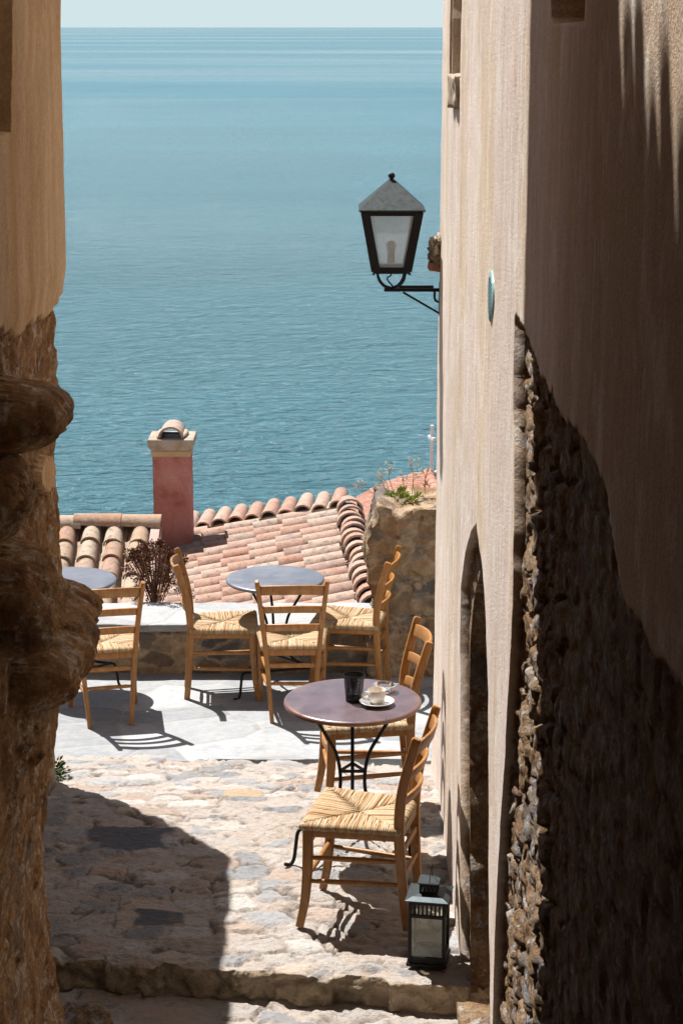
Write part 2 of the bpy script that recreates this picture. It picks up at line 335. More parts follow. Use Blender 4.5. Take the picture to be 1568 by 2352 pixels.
# ---------------------------------------------------------------- mesh builder
class MB:
    def __init__(s): s.v = []; s.f = []; s.mi = []
    def add(s, vs, fs, mi=0):
        o = len(s.v); s.v.extend([tuple(x) for x in vs]); s.f.extend([tuple(i + o for i in f) for f in fs]); s.mi.extend([mi] * len(fs)); return s
    def box(s, c, d, rot=None, mi=0, bev=0.0):
        x, y, z = [k / 2 for k in d]
        if bev <= 0:
            vs = [Vector((a, b, e)) for a in (-x, x) for b in (-y, y) for e in (-z, z)]
            fs = [(0, 1, 3, 2), (4, 6, 7, 5), (0, 4, 5, 1), (2, 3, 7, 6), (0, 2, 6, 4), (1, 5, 7, 3)]
        else:
            import itertools
            vs = []; idx = {}
            for a, b, e in itertools.product((-1, 1), repeat=3):
                for ax in range(3):
                    q = [a * (x - bev), b * (y - bev), e * (z - bev)]; q[ax] = (a, b, e)[ax] * (x, y, z)[ax]
                    idx[(a, b, e, ax)] = len(vs); vs.append(Vector(q))
            fs = []
            for ax in range(3):
                o1, o2 = [i for i in range(3) if i != ax]
                for sg in (-1, 1):
                    loop = []
                    for p, q in ((-1, -1), (1, -1), (1, 1), (-1, 1)):
                        k = [0, 0, 0]; k[ax] = sg; k[o1] = p; k[o2] = q; loop.append(idx[(*k, ax)])
                    if (sg > 0) == (ax == 1): loop.reverse()
                    fs.append(tuple(loop))
            for ax in range(3):
                o1, o2 = [i for i in range(3) if i != ax]
                for p in (-1, 1):
                    for q in (-1, 1):
                        k0 = [0, 0, 0]; k0[ax] = -1; k0[o1] = p; k0[o2] = q; k1 = list(k0); k1[ax] = 1
                        fs.append((idx[(*k0, o1)], idx[(*k1, o1)], idx[(*k1, o2)], idx[(*k0, o2)]))
            for a, b, e in itertools.product((-1, 1), repeat=3):
                fs.append((idx[(a, b, e, 0)], idx[(a, b, e, 1)], idx[(a, b, e, 2)]))
        if rot is not None: vs = [rot @ k for k in vs]
        c = Vector(c); return s.add([k + c for k in vs], fs, mi)
    def sweep(s, pts, prof, up=(0, 0, 1), cap=True, closed=False, mi=0, scale=None):
        pts = [Vector(p) for p in pts]; n = len(pts); k = len(prof); rings = []
        up = Vector(up)
        for i, p in enumerate(pts):
            if closed: t = pts[(i + 1) % n] - pts[i - 1]
            else: t = pts[min(i + 1, n - 1)] - pts[max(i - 1, 0)]
            t.normalize(); u = up - t * up.dot(t)
            if u.length < 1e-4: u = Vector((1, 0, 0)) - t * t.x
            u.normalize(); w = t.cross(u); sc_ = 1 if scale is None else scale[i]
            rings.append([p + w * (a * sc_) + u * (b * sc_) for a, b in prof])
        vs = [q for r in rings for q in r]; fs = []
        for i in range(n if closed else n - 1):
            j = (i + 1) % n
            for a in range(k): fs.append((i * k + a, i * k + (a + 1) % k, j * k + (a + 1) % k, j * k + a))
        if cap and not closed: fs.append(tuple(range(k))[::-1]); fs.append(tuple((n - 1) * k + a for a in range(k)))
        return s.add(vs, fs, mi)
    def tube(s, pts, r, k=8, **kw):
        return s.sweep(pts, [(r * math.cos(2 * math.pi * a / k), r * math.sin(2 * math.pi * a / k)) for a in range(k)], **kw)
    def lathe(s, prof, n=32, c=(0, 0, 0), mi=0):
        c = Vector(c); vs = []; fs = []; k = len(prof)
        for i in range(n):
            a = 2 * math.pi * i / n
            for r, z in prof: vs.append(c + Vector((r * math.cos(a), r * math.sin(a), z)))
        for i in range(n):
            j = (i + 1) % n
            for a in range(k - 1): fs.append((i * k + a, j * k + a, j * k + a + 1, i * k + a + 1))
        return s.add(vs, fs, mi)
    def build(s, name, mat, parent=None, smooth=False, angle=None):
        me = bpy.data.meshes.new(name); me.from_pydata(s.v, [], s.f); me.update()
        return link(name, me, mat, parent, smooth, s.mi, angle)
def link(name, me, mat, parent=None, smooth=False, mi=None, angle=None):
    mats = mat if isinstance(mat, (list, tuple)) else [mat]
    for q in mats: me.materials.append(q)
    if mi is not None and len(mats) > 1: me.polygons.foreach_set('material_index', mi)
    if smooth:
        me.polygons.foreach_set('use_smooth', [True] * len(me.polygons))
        if angle is not None:
            try: me.set_sharp_from_angle(angle=R(angle))
            except Exception: pass
    o = bpy.data.objects.new(name, me); COL.objects.link(o)
    if parent is not None: o.parent = parent
    return o
def tag(o, label=None, cat=None, group=None, kind=None):
    if label: o['label'] = label
    if cat: o['category'] = cat
    if group: o['group'] = group
    if kind: o['kind'] = kind
    return o
def empty(name, loc, rz=0, **k):
    o = bpy.data.objects.new(name, None); COL.objects.link(o); o.location = loc; o.rotation_euler = (0, 0, rz); o.empty_display_size = 0.1
    return tag(o, **k)
def copy_tree(o, parent=None):
    c = o.copy(); COL.objects.link(c)
    if parent is not None: c.parent = parent
    for ch in [x for x in KIDS.get(o.name, [])]: copy_tree(ch, c)
    return c
KIDS = {}
def index_kids():
    KIDS.clear()
    for o in bpy.data.objects:
        if o.parent: KIDS.setdefault(o.parent.name, []).append(o)
def rrect(w, h, r=0.004):
    w /= 2; h /= 2; q = r * 0.7
    return [(-w + r, -h), (w - r, -h), (w - q * .4, -h + q * .4), (w, -h + r), (w, h - r), (w - q * .4, h - q * .4), (w - r, h), (-w + r, h), (-w + q * .4, h - q * .4), (-w, h - r), (-w, -h + r), (-w + q * .4, -h + q * .4)]
def spline(pts, n):
    pts = [Vector(p) for p in pts]; P = [2 * pts[0] - pts[1]] + pts + [2 * pts[-1] - pts[-2]]; out = []
    for i in range(1, len(P) - 2):
        for k in range(n):
            t = k / n; a, b, c, d = P[i - 1], P[i], P[i + 1], P[i + 2]
            out.append(0.5 * ((2 * b) + (c - a) * t + (2 * a - 5 * b + 4 * c - d) * t * t + (3 * b - a - 3 * c + d) * t ** 3))
    out.append(pts[-1]); return out
def grid_mesh(name, P, keep=None, flip=False, attrs=None):
    nr, nc, _ = P.shape
    me = bpy.data.meshes.new(name)
    i = np.arange(nr * nc).reshape(nr, nc)
    f = np.stack([i[:-1, :-1], i[:-1, 1:], i[1:, 1:], i[1:, :-1]], -1).reshape(-1, 4)
    if flip: f = f[:, ::-1]
    if keep is not None: f = f[keep.reshape(-1)]
    me.vertices.add(nr * nc); me.vertices.foreach_set('co', P.reshape(-1).astype(np.float32))
    me.loops.add(f.size); me.loops.foreach_set('vertex_index', f.reshape(-1).astype(np.int32))
    me.polygons.add(len(f)); me.polygons.foreach_set('loop_start', np.arange(0, f.size, 4).astype(np.int32))
    me.update(calc_edges=True)
    for k, v in (attrs or {}).items():
        if v.ndim == 2:
            a = me.attributes.new(k, 'FLOAT', 'POINT'); a.data.foreach_set('value', v.reshape(-1).astype(np.float32))
        else:
            a = me.attributes.new(k, 'FLOAT_COLOR', 'POINT'); a.data.foreach_set('color', np.concatenate([v, np.ones(v.shape[:2] + (1,))], -1).reshape(-1).astype(np.float32))
    return me
def rough_box(name, lo, hi, res, amp, freq, mat, parent=None, fn=None, seed=0, smooth=True):
    """closed box of small faces, every vertex pushed by the same noise field (so edges stay joined)"""
    lo, hi = Vector(lo), Vector(hi); d = hi - lo; n = [max(2, int(d[k] / res)) for k in range(3)]
    V = []; F = []
    for ax in range(3):
        a1, a2 = [k for k in range(3) if k != ax]
        for sg in (0, 1):
            o = len(V)
            A = np.linspace(lo[a1], hi[a1], n[a1] + 1); B = np.linspace(lo[a2], hi[a2], n[a2] + 1)
            for a in A:
                for b in B:
                    q = [0, 0, 0]; q[ax] = (hi if sg else lo)[ax]; q[a1] = a; q[a2] = b; V.append(q)
            w = n[a2] + 1
            for i in range(n[a1]):
                for j in range(n[a2]):
                    q = (o + i * w + j, o + (i + 1) * w + j, o + (i + 1) * w + j + 1, o + i * w + j + 1)
                    if (sg == 0) != (ax == 1): q = q[::-1]
                    F.append(q)
    V = np.array(V, float)
    if fn is not None: V = fn(V)
    D = np.stack([fbm(V[:, 0] * freq, V[:, 1] * freq, V[:, 2] * freq, 5, seed + k * 31, 0.6) for k in range(3)], -1)
    V = V + D * amp
    me = bpy.data.meshes.new(name); me.from_pydata(V.tolist(), [], F)
    import bmesh
    bm = bmesh.new(); bm.from_mesh(me); bmesh.ops.remove_doubles(bm, verts=bm.verts, dist=1e-5); bmesh.ops.recalc_face_normals(bm, faces=bm.faces); bm.to_mesh(me); bm.free()
    return link(name, me, mat, parent, smooth)
def rock(name, c, r, mat, parent, seed=0, sub=5, amp=0.3, freq=2.2, rot=None):
    import bmesh
    bm = bmesh.new(); bmesh.ops.create_icosphere(bm, subdivisions=sub, radius=1.0)
    V = np.array([v.co[:] for v in bm.verts])
    n = fbm(V[:, 0] * freq, V[:, 1] * freq, V[:, 2] * freq, 6, seed, 0.55)
    rg = 1 - np.abs(fbm(V[:, 0] * freq * 1.7, V[:, 1] * freq * 1.7, V[:, 2] * freq * 1.7, 5, seed + 40, 0.6)) * 2
    s_ = 1 + amp * n + amp * 0.35 * rg
    V = np.sign(V) * np.abs(V) ** 0.85 * s_[:, None] * np.array(r)
    if rot is not None: V = V @ np.array(rot.to_3x3()).T
    for v, q in zip(bm.verts, V): v.co = Vector(q) + Vector(c)
    me = bpy.data.meshes.new(name); bm.to_mesh(me); bm.free()
    return link(name, me, mat, parent, True)

# ================================================================= GROUND
def gz(y):
    y = np.asarray(y, float)
    return -0.20 * np.clip((y - 9.1) / 1.2, 0, 1) - 0.05 * np.clip((y - 10.3) / 1.6, 0, 1)
def ystep(x): return 7.315 - 0.13 * x
def make_street():
    xs = np.arange(-1.75, 0.80, 0.0105)
    low = np.concatenate([np.arange(-3.2, 6.4, 0.08), np.arange(6.4, 7.0, 0.011)])
    nl = len(low); nr = 12
    up = np.concatenate([np.linspace(0, 0.06, 7), np.arange(0.071, 2.75, 0.0105), [2.85]])
    YS = ystep(xs) + 0.018 * fbm(xs * 7, xs * 0, o=4, s=3)
    # broken stones along the step edge
    cell = np.floor(xs / 0.24 + 0.4 * fbm(xs * 2, xs * 0, s=8)); YS = YS + 0.022 * (2 * _h(cell, cell * 0, cell * 0, 5) - 1)
    Y = []; Z = []; part = []
    for i in range(nl):
        t = low[i] - 7.0; Y.append(np.where(low[i] > 6.4, YS + (low[i] - 6.995) * (YS - 6.4) / 0.6 - 0.004, low[i])); Z.append(np.full_like(xs, -0.125)); part.append(0)
    for k in range(nr):
        q = (k + 0.5) / nr; Y.append(YS + 0.012 * q); Z.append(np.full_like(xs, -0.125 * (1 - q))); part.append(1)
    for u in up: Y.append(YS + 0.014 + u); Z.append(gz(YS + u)); part.append(2)
    X = np.broadcast_to(xs, (len(Y), len(xs))).copy(); Y = np.array(Y); Z = np.array(Z)
    part = np.array(part)[:, None] + np.zeros_like(X)
    # stones : wide in x, short in y
    wx = X + 0.05 * fbm(X * 4, Y * 4, o=3, s=21); wy = Y + 0.04 * fbm(X * 4, Y * 4, o=3, s=22)
    wx += 0.03 * fbm(X * 11, Y * 13, o=3, s=23); wy += 0.025 * fbm(X * 11, Y * 13, o=3, s=24)
    f1, f2, cid = worley(wx / 0.185, wy / 0.12, 11)
    g1, g2, gid = worley(wx / 0.36 + 7.7, wy / 0.21 + 3.1, 12)
    big = (gid > 0.60) & (g1 < 0.42)
    e = np.where(big, np.minimum(g2 - g1, 0.42 - g1) * 1.2, f2 - f1); cid = np.where(big, gid * 3.7 % 1.0 * 0.7 + 0.3, cid)
    e = np.where(~big & (gid > 0.60), np.minimum(e, np.maximum(g1 - 0.42, 0) * 1.2), e)
    keepst = sstep(0.10, 0.30, cid * 0.999)                     # a few cells stay plain mortar
    st = sstep(0.06, 0.22, e + 0.10 * fbm(X * 22, Y * 22, o=4, s=5)) * keepst
    r2 = (cid * 7.31) % 1.0; r3 = (cid * 13.7) % 1.0
    n1 = fbm(X * 9, Y * 13, o=5, s=31); n2 = fbm(X * 32, Y * 46, o=4, s=32, g=0.6)
    q = n1 * 5; led = (np.floor(q) + sstep(0.3, 0.75, q - np.floor(q))) / 5     # slaty ledges
    h = st * (0.004 + 0.008 * r2) + 0.012 * led * (0.6 + 0.4 * st) + 0.006 * n2
    gap = (1 - sstep(0.02, 0.11, e)) * sstep(-0.05, 0.25, fbm(X * 7, Y * 9, o=4, s=99)); h = h - 0.015 * gap * keepst + 0.006 * fbm(X * 2.3, Y * 2.3, o=3, s=44)
    h = h - 0.016 * sstep(0.30, 0.6, fbm(X * 15, Y * 24, o=4, s=77))
    slabs = [(-0.97, 8.70, 0.185, 0.13, 0.15), (-0.76, 7.86, 0.115, 0.085, 0.3), (-0.50, 9.38, 0.105, 0.085, 0.9)]
    pal = np.array([(0.53, 0.485, 0.44), (0.56, 0.52, 0.475), (0.44, 0.445, 0.45), (0.31, 0.32, 0.335), (0.56, 0.475, 0.395), (0.52, 0.41, 0.335), (0.61, 0.575, 0.53), (0.38, 0.385, 0.39)])
    col = pal[np.minimum((r3 * 8).astype(int), 7)] * (0.94 + 0.28 * r2[..., None])
    mort = np.array((0.585, 0.505, 0.44))
    col = mort + (col - mort) * (st * 0.9)[..., None]
    col = col * (1 - 0.6 * gap * keepst)[..., None]
    for sx, sy, a, b_, tn in slabs:
        ang = 0.06; dx = (X - sx) + (Y - sy) * ang; dy = (Y - sy)
        m_ = np.maximum(np.abs(dx) / a, np.abs(dy) / b_) + 0.50 * fbm(X * 6, Y * 8, o=5, s=60)
        w = 1 - sstep(0.9, 1.02, m_)
        ccol = np.array((0.17, 0.177, 0.19)) if tn < 0.5 else np.array((0.56, 0.42, 0.28))
        col = col + (ccol - col) * w[..., None]
        h = h * (1 - w) + (0.010 + 0.007 * n1 + 0.004 * n2) * w
    up_ = part > 1.5; ri = (part == 1)
    rx = X + 0.10 * fbm(X * 5, Z * 9, s=90)
    f1r, f2r, cidr = worley(rx / 0.24 + 3.3, Z / 0.22 + 0.5, 51)
    str_ = sstep(0.02, 0.2, f2r - f1r)
    rough = fbm(X * 11, Z * 14, Y * 9, 5, 71, 0.6)
    Y = Y - np.where(ri, 0.010 * str_ + 0.030 * rough + 0.02 * fbm(X * 30, Z * 34, o=4, s=72), 0)
    rc = np.array((0.60, 0.47, 0.32)) * (0.7 + 0.5 * cidr[..., None]) * (0.75 + 0.25 * str_[..., None])
    col = np.where(ri[..., None], rc, col)
    fade = np.where(up_, 1, np.where(ri, (Z + 0.125) / 0.145, 1.0))
    edge = np.where(up_, 1 - sstep(0.0, 0.10, Y - YS), 0)
    Z = Z + h * fade + np.where(up_, edge * (0.014 * rough - 0.004), 0)
    me = grid_mesh('street', np.stack([X, Y, Z], -1), attrs={'tone': np.clip(col, 0.02, 1)})
    tag(link('street', me, COBBLE, None, True), 'street paved with rough cobbles, with one stone step', 'street', kind='structure')
make_street()
def make_terrace():
    xs = np.concatenate([np.arange(-4.4, -1.7, 0.06), np.arange(-1.7, 1.0, 0.015)])
    e0 = 10.30 + 0.10 * fbm(xs * 2.6, xs * 0, o=5, s=2) + 0.05 * (2 * _h(np.floor(xs / 0.37), xs * 0, xs * 0, 9) - 1)
    rows = np.concatenate([[-0.004, 0, 0.004], np.arange(0.02, 1.0, 0.0145)])
    Y = np.array([e0 + (12.2 - 10.3) * r for r in rows]); X = np.broadcast_to(xs, Y.shape).copy()
    Y = np.where(np.array(rows)[:, None] < 0, e0, Y)
    Z = gz(Y) + 0.010 + 0.004 * fbm(X * 1.7, Y * 1.7, o=4, s=14)
    Z[1:9] -= 0.009 * np.linspace(1, 0, 8)[:, None]; Z[0] -= 0.05
    me = grid_mesh('terrace', np.stack([X, Y, Z], -1))
    tag(link('terrace', me, SLAB, None, True), 'terrace of pale grey slate slabs', 'terrace', kind='structure')
make_terrace()
mb = MB(); mb.add([(-4.4, 9.2, -0.24), (-1.6, 9.2, -0.24), (-1.6, 10.6, -0.24), (-4.4, 10.6, -0.24)], [(0, 1, 2, 3)])
tag(mb.build('ground', HILL), kind='structure')

# ================================================================= RIGHT HOUSE
XW, YEND = 0.49, 10.08
def wallpoly(pts): return [on_x(u, v, XW) for u, v in pts]
bare = wallpoly([(1179, 745), (1179, 850), (1179, 950), (1180, 1050), (1180, 1150), (1179, 1300), (1176, 1450), (1172, 1550), (1166, 1650), (1157, 1800), (1147, 1950), (1139, 2100), (1135, 2250), (1131, 2420), (1130, 2700),
                 (2600, 2700), (2600, 2300), (1620, 1650), (1568, 1600), (1480, 1490), (1440, 1400), (1408, 1250), (1396, 1120), (1300, 960), (1240, 868), (1205, 775), (1190, 745)])
dopen = wallpoly([(1063, 2300), (1060, 2000), (1057, 1700), (1056, 1500), (1057, 1350), (1066, 1270), (1078, 1222), (1090, 1205), (1101, 1225), (1106, 1290), (1113, 1350), (1119, 1450), (1124, 1600), (1123, 1800), (1123, 2000), (1127, 2420), (1128, 2700), (1063, 2700)])
din = wallpoly([(1068, 2320), (1067, 2000), (1065, 1700), (1066, 1500), (1072, 1400), (1080, 1345), (1090, 1308), (1098, 1292), (1104, 1310), (1109, 1360), (1116, 1450), (1121, 1600), (1120, 1800), (1120, 2000), (1123, 2420), (1124, 2700), (1068, 2700)])
wgroove = wallpoly([(1033, -140), (1033, 242), (1041, 242), (1041, -140)])
wopen = wallpoly([(1040, -140), (1040, 172), (1060, 172), (1060, -140)])
nich = wallpoly([(1262, -120), (1262, 45), (1338, 55), (1338, -120)])
def make_right():
    root = empty('house', (1.6, 7, 0), label='tall house of streaked beige plaster along the right, half in shadow', cat='house')
    root.location = (0, 0, 0)
    zs = np.concatenate([np.arange(-0.35, 4.1, 0.0085), np.arange(4.1, 6.6, 0.08), [6.6]])
    def side(poly, idx):
        q = sorted([(poly[k][1], poly[k][0]) for k in idx]); return np.interp(zs, [a[0] for a in q], [a[1] for a in q])
    wob = lambda a, f, sd: a * fbm(zs * f, zs * 0, o=4, s=sd)
    iB = side(bare, range(0, 14)) + wob(.012, 3, 1) + wob(.008, 14, 2)
    dF = side(dopen, range(0, 8)) + wob(.012, 2, 3); dN = side(dopen, range(7, 16)) + wob(.008, 2, 4)
    kF = side(din, range(0, 8)) + wob(.03, 5, 5) + wob(.02, 17, 6); kN = side(din, range(7, 16)) + wob(.012, 5, 7)
    zdo, zdi, zb = dopen[7][1], din[7][1], bare[0][1]
    kn = [iB, dN, kN, kF, dF]
    kn[1] = np.maximum(kn[1], kn[0] + 0.04)
    for a in range(2, 5): kn[a] = np.maximum(kn[a], kn[a - 1] + 0.006)
    kn[3] = np.minimum(kn[3], kn[4] - 0.004)
    base = np.concatenate([np.arange(-3.0, 2.2, 0.12), np.arange(2.2, 4.3, 0.03)])
    cols = [np.broadcast_to(base[None, :], (len(zs), len(base)))]; seg = [np.zeros(len(base), int)]
    wy_ = [on_x(u, v, XW)[0] for u, v in ((1060, 90), (1041, 90), (1039.4, 120), (1032.5, 120))]
    bounds = [np.full(len(zs), 4.3)] + kn + [np.full(len(zs), q) for q in wy_] + [np.full(len(zs), YEND)]
    bounds[8] = bounds[8] + 0.02 * fbm(zs * 6, zs * 0, o=4, s=12); bounds[7] = np.minimum(bounds[7] + 0.02 * fbm(zs * 9, zs * 0, o=4, s=13), bounds[8] - 0.02)
    for k, n in enumerate((120, 46, 5, 26, 7, 70, 30, 6, 12, 50)):
        t = np.linspace(0, 1, n); a, b = bounds[k][:, None], bounds[k + 1][:, None]
        cols.append(a + 0.0008 + (b - a - 0.0008) * t); seg.append(np.full(n, k))
    Y = np.concatenate(cols, 1); sg = np.concatenate(seg)[None, :]; Z = np.broadcast_to(zs[:, None], Y.shape).copy()
    ea = 0.006 + 0.03 * sstep(-0.3, 0.2, np.interp(Z, [0, 1.5, 2.6], [5.6, 5.1, 4.95]) - Y)
    wy = Y + ea * fbm(Y * 5, Z * 5, o=5, s=1, g=0.6); wz = Z + 0.05 * fbm(Y * 5, Z * 5, o=5, s=2, g=0.6)
    bm_ = (sg == 0) & inpoly(wy, wz, [(9, bare[0][1]), (9, -2)] + bare[15:])
    wy2, wz2 = Y, Z
    dm = (sg >= 2) & (sg <= 4) & (Z < zdo)
    zw, zg = on_x(1041, 172, XW)[1], on_x(1036, 242, XW)[1]
    wm = ((sg == 6) & (Z > zw) & (Z < zw + 1.9)) ; gm = (sg == 8) & (Z > zg) & (Z < zw + 1.9)
    st = (bm_ | dm | wm | gm).astype(float)  # window recess and groove take darker stone colour to stand for shade
    X = np.full_like(Y, XW)
    X -= 0.016 * np.exp(-np.clip(Z + 0.2, 0, 9) / 0.35)
    X += 0.010 * fbm(Y * 0.8, Z * 0.6, o=3, s=5) + 0.0025 * fbm(Y * 14, Z * 9, o=4, s=6)
    # stone face behind the plaster
    big = fbm(Y * 4.5, Z * 6.5, o=4, s=15); rg = 1 - 2 * np.abs(fbm(Y * 7, Z * 11, o=5, s=16, g=0.6))
    fine = fbm(Y * 24, Z * 30, o=4, s=17, g=0.6)
    f1, f2, cid = worley(Y / 0.17 + 0.35 * big, Z / 0.105 + 0.35 * big, 23)
    jm = sstep(0.04, 0.2, f2 - f1 + 0.05 * fine)
    sx = 0.056 - 0.012 * big - 0.008 * rg * jm - 0.006 * fine - (0.008 + 0.020 * cid) * jm
    sx = sx + 0.012 * fbm(Y * 30, Z * 45, o=4, s=88)
    farlim = kn[0][:, None]
    am = 0.32 + 0.68 * sstep(4.35, 4.85, Y); sx = 0.046 + (sx - 0.046) * am
    kf = sstep(0.0, 0.05, farlim - Y + 0.02 * fbm(Y * 8, Z * 8, o=3, s=89))
    sx = np.maximum(sx, -0.012); sx = 0.030 + (sx - 0.030) * kf
    X = X + np.where(bm_, sx, 0)
    X = X + np.where(dm & ~bm_, 0.034 + (0.003 + 0.012 * sstep(1.2, 1.8, Z)) * (fine + rg), 0)
    X = X + np.where(gm, 0.06, 0) + np.where(wm, 0.16, 0) + np.where(inpoly(wy2, wz2, nich), 0.10, 0)
    dcut = (sg == 3) & (Z < zdi)
    kill = dcut[:-1, :-1] & dcut[1:, :-1] & dcut[:-1, 1:] & dcut[1:, 1:]
    P = np.stack([X, Y, Z], -1)
    # turn the far corner with a small radius, then the end wall
    me = grid_mesh('wall', P, keep=~kill, flip=False, attrs={'stone': st})
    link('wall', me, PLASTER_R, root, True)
    # far end wall and back
    zz = np.concatenate([np.arange(-0.6, 4.1, 0.02), [6.6]])
    xs = np.concatenate([[0.0], np.arange(0.01, 0.12, 0.012), np.arange(0.15, 3.0, 0.15)])
    XX, ZZ = np.meshgrid(xs, zz)
    ce = np.interp(ZZ, zs, X[:, -1])
    PX = ce + XX; PY = YEND + 0.02 * (1 - np.exp(-XX / 0.02)) + 0.006 * fbm(XX * 6, ZZ * 6, s=31) * (XX > 0)
    me = grid_mesh('end_wall', np.stack([PX, PY, ZZ], -1), flip=False, attrs={'stone': np.zeros_like(PX)})
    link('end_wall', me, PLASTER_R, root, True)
    mb = MB(); mb.box((2.3, 3.5, 3.1), (2.9, 13.0, 7.4)); mb.build('rear_wall', OCHRE, root)
    mb = MB(); mb.box((2.1, 3.5, 6.9), (3.5, 13.4, 0.16), bev=0.02); mb.build('roof', TILE, root)
    # jamb of the doorway: runs in from the wall face along the opening
    out = []
    pl = din[:]; n = len(pl)
    for i in range(n - 1):
        (y0, z0), (y1, z1) = pl[i], pl[i + 1]; L = math.hypot(y1 - y0, z1 - z0); k = max(1, int(L / 0.02))
        for j in range(k): out.append((y0 + (y1 - y0) * j / k, z0 + (z1 - z0) * j / k))
    out = np.array(out); dep = np.arange(0.02, 0.36, 0.016)
    D, I = np.meshgrid(dep, np.arange(len(out))); yy = out[I, 0]; zz = out[I, 1]
    a = fbm(D * 9, zz * 9, yy * 9, 5, 41, 0.6)
    cy, cz = 6.55, 0.9
    ny = np.sign(yy - cy)
    PX = XW + D; PY = yy - ny * 0.035 * a - ny * 0.02 ; PZ = zz + 0.012 * fbm(D * 8, yy * 8, zz * 8, 3, 43)
    me = grid_mesh('doorway_reveal', np.stack([PX, PY, PZ], -1)); link('doorway_reveal', me, STONE, root, True)
    mb = MB()
    for k in range(7): mb.box((XW + 0.33, 5.95 + 0.2 * k, 0.7), (0.03, 0.192, 2.9), bev=0.006)
    d = mb.build('door', DARKWOOD, root)
    mb = MB(); mb.tube([(XW + 0.30, 6.2, 0.85), (XW + 0.26, 6.2, 0.85), (XW + 0.26, 6.2, 1.0), (XW + 0.30, 6.2, 1.0)], 0.008); mb.build('handle', IRON, d)
    rough_box('doorstep', (XW - 0.035, 5.7, -0.30), (XW + 0.34, 7.13, -0.012), 0.02, 0.03, 7, STONE, root, seed=5)
    # window shutter and sill
    y0, y1 = wy_[1], wy_[0]; z0 = zw; yc_, w_ = (y0 + y1) / 2, y0 - y1
    mb = MB(); mb.box((XW + 0.148, yc_, z0 + 0.95), (0.02, w_ + 0.01, 1.9))
    for k in range(4): mb.box((XW + 0.134, yc_ + w_ * (k - 1.5) / 4, z0 + 0.95), (0.012, w_ / 4 - 0.012, 1.86), bev=0.003)
    mb.build('shutter', DARKWOOD, root)
    yb, zb = on_x(1041, 238, XW); yt, zt = on_x(1056, 176, XW)
    rough_box('window_sill', (XW - 0.026, yt - 0.06, zb), (XW + 0.06, yb - 0.04, zt), 0.012, 0.020, 14, CAPSTONE, root, seed=9)
    # broken corbel stone at the far corner, with a chip of brick under it
    rock('corbel_stone', (XW - 0.004, 10.02, 2.595), (0.040, 0.06, 0.060), CAPSTONE, root, 12, 5, 0.75, 3.2)
    mb = MB(); mb.box((XW - 0.02, 10.03, 2.515), (0.075, 0.11, 0.04), Matrix.Rotation(R(8), 3, 'Y'), bev=0.006); mb.build('brick_chip', TILE_RED, root)
make_right()

